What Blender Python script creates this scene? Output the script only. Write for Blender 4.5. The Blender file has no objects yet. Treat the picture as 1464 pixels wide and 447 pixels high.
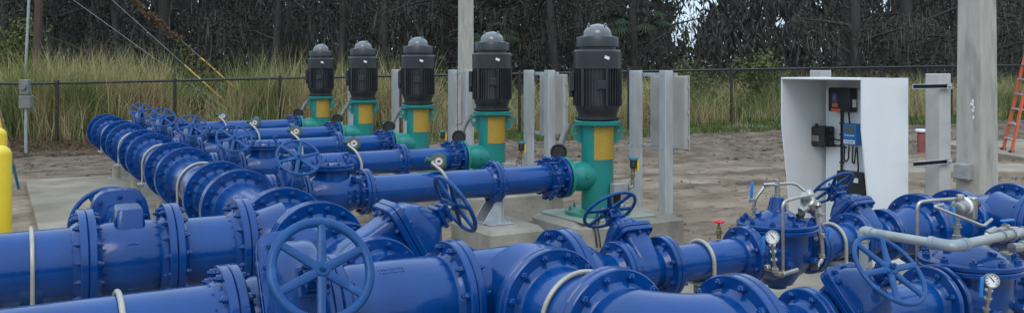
import bpy, bmesh, math, random
from mathutils import Vector, Matrix, noise
R_ = math.radians
PI = math.pi
rng = random.Random(7)
SC = bpy.context.scene
COL = SC.collection

# ------------------------------------------------------------------ axes
# X runs along the pump discharge lines, Y along the big header; the camera looks 30 degrees off Y.
YAW = R_(30.2); SN, CS = math.sin(YAW), math.cos(YAW)
def rd(r, d, z=0.0):            # sideways / ahead of the viewer's stand -> world
    return Vector((SN * d + CS * r, CS * d - SN * r, z))
def to_rd(x, y):
    return CS * x - SN * y, SN * x + CS * y
def sstep(a, b, x):
    t = max(0.0, min(1.0, (x - a) / (b - a))); return t * t * (3 - 2 * t)
def ground_z(x, y):
    r, d = to_rd(x, y)
    z = 0.24 * sstep(19, 26, d) * sstep(-3, 8, r) - 0.03
    return z

# ------------------------------------------------------------------ materials
def new_mat(name):
    m = bpy.data.materials.new(name); m.use_nodes = True
    nt = m.node_tree; b = nt.nodes['Principled BSDF']
    return m, nt, b
def noisy(name, c1, c2, scale=6.0, rough=(0.4, 0.6), metal=0.0, bump=0.0, bscale=60.0, coat=0.0, detail=6.0, spec=0.5, space='Object', stretch=None, c3=None, c3scale=1.5, c3lo=.52, c3hi=.7):
    m, nt, b = new_mat(name)
    N, L = nt.nodes, nt.links
    tc = N.new('ShaderNodeTexCoord')
    src = tc.outputs[space]
    if space == 'World':
        pass
    if stretch:
        mp = N.new('ShaderNodeMapping'); mp.inputs['Scale'].default_value = stretch
        L.new(src, mp.inputs['Vector']); src = mp.outputs['Vector']
    n1 = N.new('ShaderNodeTexNoise'); n1.inputs['Scale'].default_value = scale; n1.inputs['Detail'].default_value = detail
    L.new(src, n1.inputs['Vector'])
    cr = N.new('ShaderNodeValToRGB')
    cr.color_ramp.elements[0].position = 0.3; cr.color_ramp.elements[1].position = 0.7
    cr.color_ramp.elements[0].color = (*c1, 1); cr.color_ramp.elements[1].color = (*c2, 1)
    L.new(n1.outputs['Fac'], cr.inputs['Fac'])
    out = cr.outputs['Color']
    if c3:
        n3 = N.new('ShaderNodeTexNoise'); n3.inputs['Scale'].default_value = c3scale; n3.inputs['Detail'].default_value = 8
        L.new(src, n3.inputs['Vector'])
        r3 = N.new('ShaderNodeValToRGB'); r3.color_ramp.elements[0].position = c3lo; r3.color_ramp.elements[1].position = c3hi
        L.new(n3.outputs['Fac'], r3.inputs['Fac'])
        mx = N.new('ShaderNodeMix'); mx.data_type = 'RGBA'
        L.new(r3.outputs['Color'], mx.inputs['Factor']); L.new(out, mx.inputs['A']); mx.inputs['B'].default_value = (*c3, 1)
        out = mx.outputs['Result']
    L.new(out, b.inputs['Base Color'])
    mr = N.new('ShaderNodeMapRange'); mr.inputs['To Min'].default_value = rough[0]; mr.inputs['To Max'].default_value = rough[1]
    n2 = N.new('ShaderNodeTexNoise'); n2.inputs['Scale'].default_value = scale * 2.3; n2.inputs['Detail'].default_value = 5
    L.new(src, n2.inputs['Vector']); L.new(n2.outputs['Fac'], mr.inputs['Value']); L.new(mr.outputs['Result'], b.inputs['Roughness'])
    b.inputs['Metallic'].default_value = metal
    b.inputs['Specular IOR Level'].default_value = spec
    b.inputs['Coat Weight'].default_value = coat
    b.inputs['Coat Roughness'].default_value = 0.09
    if bump:
        nb = N.new('ShaderNodeTexNoise'); nb.inputs['Scale'].default_value = bscale; nb.inputs['Detail'].default_value = 8
        L.new(src, nb.inputs['Vector'])
        bp = N.new('ShaderNodeBump'); bp.inputs['Strength'].default_value = bump; bp.inputs['Distance'].default_value = 0.02
        L.new(nb.outputs['Fac'], bp.inputs['Height']); L.new(bp.outputs['Normal'], b.inputs['Normal'])
    return m

M = {}
M['blue'] = noisy('blue_paint', (0.0006, 0.037, 0.170), (0.001, 0.053, 0.232), 3.5, (0.12, 0.24), 0, 0.09, 50, 0.40, spec=.25,
                  c3=(0.012, 0.065, 0.24), c3scale=5.0, c3lo=.60, c3hi=.85)
M['blue_cast'] = noisy('blue_cast_paint', (0.0006, 0.034, 0.158), (0.001, 0.049, 0.218), 5, (0.14, 0.26), 0, 0.10, 55, 0.40, spec=.25,
                       c3=(0.012, 0.06, 0.22), c3scale=6.0, c3lo=.60, c3hi=.85)
M['green'] = noisy('green_paint', (0.004, 0.165, 0.145), (0.007, 0.215, 0.188), 5, (0.3, 0.5), 0, 0.08, 50, 0.2)
M['motor'] = noisy('motor_black_paint', (0.011, 0.0125, 0.0155), (0.020, 0.022, 0.026), 8, (0.28, 0.5), 0, 0.08, 60, 0.15)
M['dome'] = noisy('dome_grey_paint', (0.085, 0.088, 0.095), (0.13, 0.135, 0.142), 8, (0.16, 0.28), 0, 0.05, 60, 0.5)
M['black'] = noisy('black_plastic', (0.010, 0.010, 0.011), (0.022, 0.021, 0.021), 8, (0.4, 0.65))
M['dark_box'] = noisy('dark_brown_plastic', (0.022, 0.018, 0.016), (0.04, 0.034, 0.03), 10, (0.4, 0.6))
M['screen_blue'] = noisy('display_blue', (0.03, 0.07, 0.16), (0.05, 0.10, 0.2), 10, (0.2, 0.3))
M['labelgrey'] = noisy('grey_plastic', (0.24, 0.24, 0.24), (0.32, 0.32, 0.32), 12, (0.45, 0.6))
M['bluegalv'] = noisy('bluish_galvanised', (0.20, 0.24, 0.27), (0.28, 0.31, 0.335), 12, (0.4, 0.55), 0.2, 0.05, 40)
M['postcon'] = noisy('pale_post_concrete', (0.38, 0.36, 0.34), (0.47, 0.45, 0.425), 5, (0.75, 0.9), 0, 0.15, 40, spec=.25, c3=(.36, .34, .32), c3scale=3)
M['dialgrey'] = noisy('dial_face', (0.45, 0.46, 0.45), (0.55, 0.55, 0.54), 12, (0.35, 0.5))
M['metergrey'] = noisy('weathered_grey_metal', (0.13, 0.13, 0.12), (0.20, 0.20, 0.185), 8, (0.5, 0.7))
M['wire'] = noisy('dull_steel_wire', (0.16, 0.16, 0.15), (0.22, 0.22, 0.21), 8, (0.5, 0.6))
M['dark_fill'] = noisy('shade_black', (0.004, 0.004, 0.004), (0.007, 0.007, 0.007), 8, (0.8, 0.9))  # near-black; stands in for shade in the hood mouth and rail channel
M['galv'] = noisy('galvanised_steel', (0.36, 0.38, 0.41), (0.52, 0.54, 0.56), 14, (0.35, 0.55), 0.55, 0.06, 40)
M['alu'] = noisy('aluminium_post', (0.36, 0.37, 0.375), (0.49, 0.49, 0.48), 5, (0.38, 0.6), 0.25, 0.04, 30, stretch=(4, 4, .6))
M['galvpipe'] = noisy('galvanised_pipe', (0.28, 0.29, 0.29), (0.38, 0.39, 0.385), 12, (0.35, 0.55), 0.3, 0.05, 40)
M['steel'] = noisy('stainless_tube', (0.34, 0.32, 0.295), (0.48, 0.46, 0.42), 12, (0.25, 0.45), 0.85, 0.03, 60)
M['strap'] = noisy('strap_steel', (0.33, 0.305, 0.265), (0.45, 0.42, 0.37), 12, (0.35, 0.5), 0.3, 0.04, 60)
M['rust'] = noisy('weathered_steel', (0.20, 0.17, 0.15), (0.34, 0.31, 0.28), 12, (0.5, 0.75), 0.4, 0.1, 60)
M['bronze'] = noisy('bronze_fitting', (0.22, 0.15, 0.07), (0.36, 0.25, 0.12), 12, (0.35, 0.5), 0.7)
M['concrete'] = noisy('concrete', (0.27, 0.245, 0.205), (0.37, 0.34, 0.285), 5, (0.8, 0.95), 0, 0.25, 30, spec=.25,
                      c3=(0.145, 0.13, 0.105), c3scale=2.4, c3lo=.46, c3hi=.72)
M['slab'] = noisy('slab_concrete', (0.25, 0.21, 0.165), (0.34, 0.29, 0.23), 3, (0.8, 0.95), 0, 0.2, 25, spec=.25,
                  c3=(0.17, 0.135, 0.10), c3scale=1.1, c3lo=.44, c3hi=.72)
M['polecon'] = noisy('pole_concrete', (0.34, 0.318, 0.275), (0.43, 0.405, 0.355), 4, (0.8, 0.95), 0, 0.2, 40, spec=.25, stretch=(3, 3, .7),
                     c3=(0.25, 0.24, 0.215), c3scale=3, c3lo=.5, c3hi=.72)
M['white'] = noisy('white_fibreglass', (0.68, 0.68, 0.68), (0.73, 0.73, 0.725), 3, (0.35, 0.5), 0, 0.03, 30, 0.1,
                   c3=(0.66, 0.67, 0.68), c3scale=2.5, c3lo=.55, c3hi=.8)
M['whiteplate'] = noisy('white_plate', (0.78, 0.79, 0.79), (0.83, 0.84, 0.84), 3, (0.45, 0.6))
M['label'] = noisy('white_label', (0.68, 0.68, 0.68), (0.78, 0.78, 0.78), 20, (0.5, 0.6))
M['yellow'] = noisy('yellow_paint', (0.72, 0.50, 0.02), (0.80, 0.58, 0.03), 4, (0.4, 0.55), 0, 0.05, 40, 0.1,
                    c3=(0.50, 0.36, 0.06), c3scale=4, c3lo=.58, c3hi=.85)
M['orange'] = noisy('orange_paint', (0.54, 0.085, 0.035), (0.64, 0.12, 0.045), 6, (0.4, 0.6))
M['orangeguard'] = noisy('guy_guard_plastic', (0.55, 0.30, 0.05), (0.68, 0.40, 0.10), 6, (0.4, 0.6))
M['red'] = noisy('red_paint', (0.55, 0.015, 0.02), (0.68, 0.03, 0.035), 6, (0.3, 0.5))
M['redpipe'] = noisy('faded_red_paint', (0.20, 0.05, 0.04), (0.30, 0.09, 0.08), 6, (0.5, 0.7))
M['bluehandle'] = noisy('bright_blue_vinyl', (0.01, 0.16, 0.50), (0.02, 0.22, 0.62), 6, (0.35, 0.5))
M['bluecase'] = noisy('blue_case', (0.01, 0.13, 0.40), (0.015, 0.17, 0.48), 6, (0.35, 0.5))
M['screen'] = noisy('lcd_screen', (0.10, 0.13, 0.12), (0.14, 0.17, 0.15), 6, (0.15, 0.25))
M['tgreen'] = noisy('transmitter_green', (0.01, 0.07, 0.05), (0.015, 0.10, 0.07), 8, (0.3, 0.5))
M['boxgrey'] = noisy('box_grey_metal', (0.31, 0.295, 0.265), (0.40, 0.385, 0.35), 4, (0.5, 0.7), .1, .03, 30, c3=(.28, .265, .235), c3scale=3)
M['wood'] = noisy('weathered_wood', (0.22, 0.15, 0.10), (0.34, 0.25, 0.17), 10, (0.7, 0.9), stretch=(6, 6, .6))
M['polewood'] = noisy('creosoted_wood', (0.05, 0.030, 0.024), (0.09, 0.058, 0.045), 8, (0.7, 0.9), stretch=(6, 6, .4))
M['teal'] = noisy('teal_paint', (0.02, 0.14, 0.17), (0.03, 0.2, 0.24), 8, (0.5, 0.7))
M['bark'] = noisy('bark', (0.032, 0.029, 0.026), (0.056, 0.050, 0.044), 6, (0.85, 0.95), 0, .4, 20, stretch=(5, 5, 1))
M['blackfence'] = noisy('black_vinyl', (0.012, 0.012, 0.012), (0.022, 0.022, 0.022), 8, (0.4, 0.6))

def island_mat(name, cols, rough=0.7, trans=0.0, pos_scale=0.25, pos_amt=0.5):
    """Colour per blade or leaf, drifting from patch to patch."""
    m, nt, b = new_mat(name); N, L = nt.nodes, nt.links
    g = N.new('ShaderNodeNewGeometry')
    n = N.new('ShaderNodeTexNoise'); n.inputs['Scale'].default_value = pos_scale; n.inputs['Detail'].default_value = 4
    L.new(g.outputs['Position'], n.inputs['Vector'])
    mr = N.new('ShaderNodeMapRange'); mr.inputs['From Min'].default_value = .3; mr.inputs['From Max'].default_value = .7
    L.new(n.outputs['Fac'], mr.inputs['Value'])
    mx = N.new('ShaderNodeMix'); mx.data_type = 'FLOAT'; mx.inputs['Factor'].default_value = pos_amt
    L.new(g.outputs['Random Per Island'], mx.inputs['A']); L.new(mr.outputs['Result'], mx.inputs['B'])
    cr = N.new('ShaderNodeValToRGB'); els = cr.color_ramp.elements
    while len(els) < len(cols): els.new(0.5)
    for i, c in enumerate(cols):
        els[i].position = i / (len(cols) - 1); els[i].color = (*c, 1)
    L.new(mx.outputs['Result'], cr.inputs['Fac']); L.new(cr.outputs['Color'], b.inputs['Base Color'])
    b.inputs['Roughness'].default_value = rough; b.inputs['Specular IOR Level'].default_value = .2
    return m
M['leaf'] = island_mat('oak_leaf', [(0.030, 0.033, 0.028), (0.039, 0.042, 0.034), (0.048, 0.050, 0.040), (0.056, 0.054, 0.046)], .8, pos_scale=.35, pos_amt=.45)
M['moss'] = island_mat('grey_moss', [(0.050, 0.048, 0.043), (0.070, 0.066, 0.060), (0.090, 0.085, 0.076)], .9)
M['farleaf'] = island_mat('far_wood_leaf', [(0.050, 0.050, 0.046), (0.060, 0.059, 0.054), (0.070, 0.067, 0.060)], .9)
M['dirtclod'] = island_mat('dirt_clod', [(0.075, 0.058, 0.046), (0.13, 0.105, 0.088), (0.24, 0.205, 0.175)], .95)
M['litleaf'] = island_mat('lit_grey_oak_leaf', [(0.048, 0.050, 0.038), (0.062, 0.062, 0.047), (0.076, 0.072, 0.058)], .8, pos_scale=.35, pos_amt=.45)  # lighter copy of the oak leaf: stronger light put into the colour
M['litmoss'] = island_mat('lit_grey_moss', [(0.080, 0.076, 0.066), (0.110, 0.103, 0.090), (0.14, 0.13, 0.115)], .9)  # lighter moss copy, its extra light painted in
M['palmleaf'] = island_mat('palm_leaf', [(0.022, 0.036, 0.018), (0.035, 0.055, 0.026), (0.05, 0.07, 0.034)], .6)
M['grass'] = island_mat('tall_grass', [(0.06, 0.105, 0.026), (0.095, 0.145, 0.038), (0.15, 0.185, 0.058), (0.30, 0.28, 0.11), (0.46, 0.38, 0.20), (0.30, 0.20, 0.12), (0.17, 0.11, 0.07)], .7, pos_scale=.62, pos_amt=.62)
M['greengrass'] = island_mat('short_green_grass', [(0.05, 0.085, 0.02), (0.08, 0.115, 0.03), (0.13, 0.14, 0.05)], .7)
M['straw'] = island_mat('dead_grass', [(0.11, 0.075, 0.050), (0.19, 0.135, 0.085), (0.30, 0.22, 0.13)], .8)
M['shrubleaf'] = island_mat('shrub_leaf', [(0.05, 0.07, 0.02), (0.085, 0.105, 0.032), (0.15, 0.15, 0.06)], .7, pos_scale=1.0)
M['vineleaf'] = island_mat('vine_leaf', [(0.09, 0.045, 0.03), (0.13, 0.07, 0.045), (0.10, 0.10, 0.04)], .8, pos_scale=1.0)

def dirt_mat():
    m, nt, b = new_mat('dirt'); N, L = nt.nodes, nt.links
    g = N.new('ShaderNodeNewGeometry')
    def nz(scale, det=8, mapping=None):
        n = N.new('ShaderNodeTexNoise'); n.inputs['Scale'].default_value = scale; n.inputs['Detail'].default_value = det
        src = g.outputs['Position']
        if mapping:
            mp = N.new('ShaderNodeMapping'); mp.inputs['Scale'].default_value = mapping[0]; mp.inputs['Rotation'].default_value = (0, 0, mapping[1])
            L.new(src, mp.inputs['Vector']); src = mp.outputs['Vector']
        L.new(src, n.inputs['Vector']); return n
    n1 = nz(1.3); n2 = nz(.35, 5); n3 = nz(9, 8)
    cr = N.new('ShaderNodeValToRGB'); e = cr.color_ramp.elements
    e[0].position = .30; e[0].color = (0.165, 0.120, 0.085, 1); e[1].position = .68; e[1].color = (0.355, 0.275, 0.203, 1)
    x = e.new(.5); x.color = (0.260, 0.199, 0.146, 1)
    L.new(n1.outputs['Fac'], cr.inputs['Fac'])
    mx = N.new('ShaderNodeMix'); mx.data_type = 'RGBA'; mx.blend_type = 'MULTIPLY'; mx.inputs['Factor'].default_value = .6
    c2 = N.new('ShaderNodeValToRGB'); c2.color_ramp.elements[0].position = .35; c2.color_ramp.elements[0].color = (.55, .52, .49, 1)
    c2.color_ramp.elements[1].position = .6; c2.color_ramp.elements[1].color = (1, 1, 1, 1)
    L.new(n2.outputs['Fac'], c2.inputs['Fac']); L.new(cr.outputs['Color'], mx.inputs['A']); L.new(c2.outputs['Color'], mx.inputs['B'])
    # damp dark tracks where wheels churned the dirt
    n4 = nz(.8, 6, ((.25, 1.6, 1), R_(-14)))
    c4 = N.new('ShaderNodeValToRGB'); c4.color_ramp.elements[0].position = .56; c4.color_ramp.elements[1].position = .70
    L.new(n4.outputs['Fac'], c4.inputs['Fac'])
    m2 = N.new('ShaderNodeMix'); m2.data_type = 'RGBA'
    L.new(c4.outputs['Color'], m2.inputs['Factor']); L.new(mx.outputs['Result'], m2.inputs['A']); m2.inputs['B'].default_value = (0.082, 0.064, 0.052, 1)
    # freshly turned, darker soil towards the fence
    dt = N.new('ShaderNodeVectorMath'); dt.operation = 'DOT_PRODUCT'; dt.inputs[1].default_value = (SN - .2 * CS, CS + .2 * SN, 0)
    L.new(g.outputs['Position'], dt.inputs[0])
    mm = N.new('ShaderNodeMath'); mm.operation = 'MULTIPLY_ADD'; mm.inputs[1].default_value = 9
    L.new(n2.outputs['Fac'], mm.inputs[0]); L.new(dt.outputs['Value'], mm.inputs[2])
    mr = N.new('ShaderNodeMapRange'); mr.inputs['From Min'].default_value = 19.6; mr.inputs['From Max'].default_value = 22.5; mr.inputs['To Max'].default_value = .85
    L.new(mm.outputs[0], mr.inputs['Value'])
    m3 = N.new('ShaderNodeMix'); m3.data_type = 'RGBA'; m4 = N.new('ShaderNodeValToRGB')
    m4.color_ramp.elements[0].position = .35; m4.color_ramp.elements[0].color = (0.075, 0.053, 0.039, 1); m4.color_ramp.elements[1].position = .65; m4.color_ramp.elements[1].color = (0.205, 0.155, 0.116, 1)
    n5 = nz(2.6); L.new(n5.outputs['Fac'], m4.inputs['Fac'])
    L.new(mr.outputs['Result'], m3.inputs['Factor']); L.new(m2.outputs['Result'], m3.inputs['A']); L.new(m4.outputs['Color'], m3.inputs['B'])
    # small dark crumbs and damp specks
    n6 = nz(5.5, 6, ((.8, 1.5, 1), R_(-25))); c6 = N.new('ShaderNodeValToRGB'); c6.color_ramp.elements[0].position = .57; c6.color_ramp.elements[1].position = .66
    c6.color_ramp.elements[1].color = (.75, .75, .75, 1); L.new(n6.outputs['Fac'], c6.inputs['Fac'])
    m6 = N.new('ShaderNodeMix'); m6.data_type = 'RGBA'; L.new(c6.outputs['Color'], m6.inputs['Factor']); L.new(m3.outputs['Result'], m6.inputs['A']); m6.inputs['B'].default_value = (0.085, 0.062, 0.046, 1)
    L.new(m6.outputs['Result'], b.inputs['Base Color'])
    b.inputs['Roughness'].default_value = .95; b.inputs['Specular IOR Level'].default_value = .15
    bp = N.new('ShaderNodeBump'); bp.inputs['Strength'].default_value = 1.0; bp.inputs['Distance'].default_value = .07
    ad = N.new('ShaderNodeMath'); ad.operation = 'ADD'
    L.new(n1.outputs['Fac'], ad.inputs[0]); L.new(n3.outputs['Fac'], ad.inputs[1])
    L.new(ad.outputs[0], bp.inputs['Height']); L.new(bp.outputs['Normal'], b.inputs['Normal'])
    return m
M['dirt'] = dirt_mat()

def guard_mat():
    """Yellow expanded-metal screen: diamond openings show the dark green bore behind."""
    m, nt, b = new_mat('yellow_mesh'); N, L = nt.nodes, nt.links
    tc = N.new('ShaderNodeTexCoord')
    def wave(rot):
        mp = N.new('ShaderNodeMapping'); mp.inputs['Rotation'].default_value = (0, rot, 0)
        L.new(tc.outputs['Object'], mp.inputs['Vector'])
        w = N.new('ShaderNodeTexWave'); w.wave_type = 'BANDS'; w.bands_direction = 'Z'; w.inputs['Scale'].default_value = 16; w.inputs['Distortion'].default_value = 1.5; w.inputs['Detail'].default_value = 1
        L.new(mp.outputs['Vector'], w.inputs['Vector']); return w
    a, c = wave(R_(35)), wave(R_(-35))
    mu = N.new('ShaderNodeMath'); mu.operation = 'MULTIPLY'
    L.new(a.outputs['Fac'], mu.inputs[0]); L.new(c.outputs['Fac'], mu.inputs[1])
    n = N.new('ShaderNodeTexNoise'); n.inputs['Scale'].default_value = 7
    L.new(tc.outputs['Object'], n.inputs['Vector'])
    ad = N.new('ShaderNodeMath'); ad.operation = 'MULTIPLY_ADD'; ad.inputs[1].default_value = .55; 
    L.new(n.outputs['Fac'], ad.inputs[0]); L.new(mu.outputs[0], ad.inputs[2])
    cr = N.new('ShaderNodeValToRGB'); e = cr.color_ramp.elements
    e[0].position = .2; e[0].color = (0.50, 0.26, 0.018, 1); e[1].position = .75; e[1].color = (0.17, 0.17, 0.03, 1)
    x = e.new(.5); x.color = (0.44, 0.27, 0.028, 1)
    L.new(ad.outputs[0], cr.inputs['Fac']); L.new(cr.outputs['Color'], b.inputs['Base Color'])
    b.inputs['Roughness'].default_value = .55
    bp = N.new('ShaderNodeBump'); bp.inputs['Strength'].default_value = .5; bp.inputs['Distance'].default_value = .01
    L.new(mu.outputs[0], bp.inputs['Height']); L.new(bp.outputs['Normal'], b.inputs['Normal'])
    return m
M['guard'] = guard_mat()

# ------------------------------------------------------------------ mesh builder
def axis_frame(d, up=None):
    """Matrix taking local X to direction d."""
    x = Vector(d).normalized(); up = Vector(up) if up else Vector((0, 0, 1))
    if abs(x.dot(up)) > .99: up = Vector((0, 1, 0))
    y = up.cross(x).normalized(); z = x.cross(y)
    return Matrix((x, y, z)).transposed().to_4x4()
class MB:
    def __init__(s): s.v = []; s.f = []; s.mi = []; s.cur = 0
    def add(s, vs, fs, T=None):
        o = len(s.v)
        s.v += [tuple(T @ Vector(p)) if T else tuple(p) for p in vs]
        s.f += [tuple(i + o for i in f) for f in fs]; s.mi += [s.cur] * len(fs)
    def lathe(s, prof, n=48, T=None, a0=0, a1=2 * PI):
        full = abs(a1 - a0 - 2 * PI) < 1e-6
        k = n if full else n + 1
        vs = []; fs = []
        for (x, r) in prof:
            for i in range(k):
                a = a0 + (a1 - a0) * i / n
                vs.append((x, r * math.cos(a), r * math.sin(a)))
        for j in range(len(prof) - 1):
            for i in range(n):
                i2 = (i + 1) % k
                fs.append((j * k + i, j * k + i2, (j + 1) * k + i2, (j + 1) * k + i))
        if full:
            if prof[0][1] > 1e-5: fs.append(tuple(range(k)))
            if prof[-1][1] > 1e-5: fs.append(tuple((len(prof) - 1) * k + i for i in reversed(range(k))))
        s.add(vs, fs, T)
    def ring(s, x0, x1, ro, ri, n=48, T=None, ch=.005):
        c = min(ch, abs(x1 - x0) * .3); sg = 1 if x1 > x0 else -1
        p = [(x0, ri), (x0, ro - c), (x0 + sg * c, ro), (x1 - sg * c, ro), (x1, ro - c), (x1, ri), (x0, ri)]
        vs = []; fs = []
        for (x, r) in p[:-1]:
            for i in range(n):
                a = 2 * PI * i / n; vs.append((x, r * math.cos(a), r * math.sin(a)))
        m = len(p) - 1
        for j in range(m):
            j2 = (j + 1) % m
            for i in range(n):
                i2 = (i + 1) % n
                fs.append((j * n + i, j * n + i2, j2 * n + i2, j2 * n + i))
        s.add(vs, fs, T)
    def cyl(s, p, q, r, n=16, r2=None, ch=0):
        p, q = Vector(p), Vector(q); L = (q - p).length
        r2 = r if r2 is None else r2
        T = Matrix.Translation(p) @ axis_frame(q - p)
        if ch: s.lathe([(0, r - ch), (ch, r), (L - ch, r2), (L, r2 - ch)], n, T)
        else: s.lathe([(0, r), (L, r2)], n, T)
    def hexb(s, p, d, r, h, stub=0):
        T = Matrix.Translation(Vector(p)) @ axis_frame(d)
        s.lathe([(0, r * 1.18), (h * .14, r * 1.18)], 10, T)
        s.lathe([(h * .14, r), (h * .85, r), (h, r * .82)], 6, T)
        if stub: s.lathe([(h, r * .55), (h + stub, r * .52)], 8, T)
    def torus(s, R, r, T=None, n=48, m=10, a0=0, a1=2 * PI, sx=1.0):
        full = abs(a1 - a0 - 2 * PI) < 1e-6; k = n if full else n + 1
        vs = []; fs = []
        for i in range(k):
            a = a0 + (a1 - a0) * i / n
            for j in range(m):
                b = 2 * PI * j / m; q = R + r * math.cos(b)
                vs.append((r * sx * math.sin(b), q * math.cos(a), q * math.sin(a)))
        for i in range(n):
            i2 = (i + 1) % k
            for j in range(m):
                fs.append((i * m + j, i * m + (j + 1) % m, i2 * m + (j + 1) % m, i2 * m + j))
        if not full:
            fs.append(tuple(range(m))); fs.append(tuple(n * m + j for j in reversed(range(m))))
        s.add(vs, fs, T)
    def box(s, c, size, ch=.004, T=None, seg=1):
        bm = bmesh.new(); bmesh.ops.create_cube(bm, size=1)
        for v in bm.verts: v.co = Vector((v.co.x * size[0], v.co.y * size[1], v.co.z * size[2])) + Vector(c)
        if ch: bmesh.ops.bevel(bm, geom=bm.edges[:], offset=min(ch, min(size) * .45), segments=seg, affect='EDGES', profile=.5)
        bm.verts.index_update()
        s.add([v.co.copy() for v in bm.verts], [[v.index for v in f.verts] for f in bm.faces], T); bm.free()
    def loft(s, rings, T=None, caps=True):
        n = len(rings[0]); vs = [p for r in rings for p in r]; fs = []
        for j in range(len(rings) - 1):
            for i in range(n):
                i2 = (i + 1) % n
                fs.append((j * n + i, j * n + i2, (j + 1) * n + i2, (j + 1) * n + i))
        if caps: fs.append(tuple(reversed(range(n)))); fs.append(tuple((len(rings) - 1) * n + i for i in range(n)))
        s.add(vs, fs, T)
    def sq(s, secs, T=None, n=40, e=4.0):
        """Loft of rounded rectangles: (z, half x, half y[, exponent])."""
        rings = []
        for sec in secs:
            z, hx, hy = sec[:3]; ee = sec[3] if len(sec) > 3 else e
            ring = []
            for i in range(n):
                a = 2 * PI * i / n; ca, sa = math.cos(a), math.sin(a)
                ring.append((hx * math.copysign(abs(ca) ** (2 / ee), ca), hy * math.copysign(abs(sa) ** (2 / ee), sa), z))
            rings.append(ring)
        s.loft(rings, T)
    def prism(s, poly, depth, T=None):
        """poly of (x, z) extruded along y from 0 to depth."""
        n = len(poly)
        vs = [(x, 0, z) for x, z in poly] + [(x, depth, z) for x, z in poly]
        fs = [tuple(range(n)), tuple(reversed(range(n, 2 * n)))] + [(i, i + n, (i + 1) % n + n, (i + 1) % n) for i in range(n)]
        s.add(vs, fs, T)
    def tube(s, pts, r, n=10, fillet=0, rad=None):
        pts = [Vector(p) for p in pts]
        if fillet:
            out = [pts[0]]
            for i in range(1, len(pts) - 1):
                a, b, c = pts[i - 1], pts[i], pts[i + 1]
                f = min(fillet, (a - b).length * .48, (c - b).length * .48)
                p, q = b + (a - b).normalized() * f, b + (c - b).normalized() * f
                for k in range(6):
                    t = k / 5; out.append((1 - t) ** 2 * p + 2 * t * (1 - t) * b + t * t * q)
            out.append(pts[-1]); pts = out
        rings = []; up = None
        for i, p in enumerate(pts):
            d = (pts[min(i + 1, len(pts) - 1)] - pts[max(i - 1, 0)]).normalized()
            if up is None:
                up = Vector((0, 0, 1)) if abs(d.z) < .9 else Vector((1, 0, 0))
            x = d.cross(up).normalized(); up = x.cross(d).normalized()
            rr = rad[i] if rad else r
            rings.append([p + (x * math.cos(2 * PI * j / n) + up * math.sin(2 * PI * j / n)) * rr for j in range(n)])
        s.loft(rings)
    def build(s, name, mat, parent=None, loc=None, smooth=35):
        me = bpy.data.meshes.new(name)
        me.from_pydata(s.v, [], s.f)
        mats = mat if isinstance(mat, (list, tuple)) else [mat]
        for m in mats: me.materials.append(M[m] if isinstance(m, str) else m)
        if len(mats) > 1: me.polygons.foreach_set('material_index', s.mi)
        if smooth:
            bm = bmesh.new(); bm.from_mesh(me); bmesh.ops.recalc_face_normals(bm, faces=bm.faces); bm.to_mesh(me); bm.free()
            me.polygons.foreach_set('use_smooth', [True] * len(me.polygons))
            me.set_sharp_from_angle(angle=R_(smooth))
        me.update()
        o = bpy.data.objects.new(name, me); COL.objects.link(o)
        if parent: o.parent = parent
        if loc is not None: o.location = loc
        return o

def tag(o, label=None, cat=None, group=None, kind=None):
    if label: o['label'] = label
    if cat: o['category'] = cat
    if group: o['group'] = group
    if kind: o['kind'] = kind
    return o
def thing(name, label, cat, loc=(0, 0, 0), rot=(0, 0, 0), group=None):
    o = bpy.data.objects.new(name, None); o.empty_display_size = .1; COL.objects.link(o)
    o.location = loc; o.rotation_euler = rot
    return tag(o, label, cat, group)
KIDS = {}
def kids(o): return [c for c in COL.objects if c.parent == o]
def dup(root, loc, rot=None, label=None, group=None):
    r = root.copy(); COL.objects.link(r); r.location = loc
    if rot is not None: r.rotation_euler = rot
    if label: r['label'] = label
    if group: r['group'] = group
    for ch in kids(root):
        c = ch.copy(); COL.objects.link(c); c.parent = r
        for g in kids(ch):
            d = g.copy(); COL.objects.link(d); d.parent = c
    return r

# ------------------------------------------------------------------ pipework kit (flow along local X)
G = .0015
def flange_mesh(x, side, r, Rf, t, nb, br, stub=True, ph=.5):
    """A bolted flange whose mating face lies at x; its back points towards side."""
    b = MB(); x0 = x + side * G; x1 = x + side * t
    b.ring(x0, x1, Rf, r * .80, 64 if Rf > .2 else 40)
    sg = side
    b.lathe([(x1, r + (Rf - r) * .28), (x1 + sg * .012, r + (Rf - r) * .16), (x1 + sg * .03, r + .004), (x1 + sg * .034, r * .99)], 48)
    rb = r + (Rf - r) * .60
    for i in range(nb):
        a = 2 * PI * (i + ph) / nb
        b.hexb((x1, rb * math.cos(a), rb * math.sin(a)), (sg, 0, 0), br, br * 1.25, br * .7 if stub else 0)
    return b
def flange(parent, x, side, r, Rf, t, nb, br, mat='blue_cast', **k):
    return flange_mesh(x, side, r, Rf, t, nb, br, **k).build('flange', mat, parent)
SZ = {16: (.203, .300, .042, 16, .0165), 14: (.195, .268, .040, 12, .0165), 12: (.165, .243, .038, 12, .0155),
      10: (.135, .203, .034, 12, .0135), 8: (.104, .168, .030, 8, .0135)}
def spool(name, label, L, size, loc, rot=(0, 0, 0), group=None, fl=(1, 1), rings=0):
    r, Rf, t, nb, br = SZ[size]
    o = thing(name, label, 'pipe', loc, rot, group)
    b = MB(); b.lathe([(.004, r), (L * .5, r), (L - .004, r)], 64)
    b.build('barrel', 'blue', o)
    if fl[0]: flange(o, 0, 1, r, Rf, t, nb, br)
    if fl[1]: flange(o, L, -1, r, Rf, t, nb, br)
    return o
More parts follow.
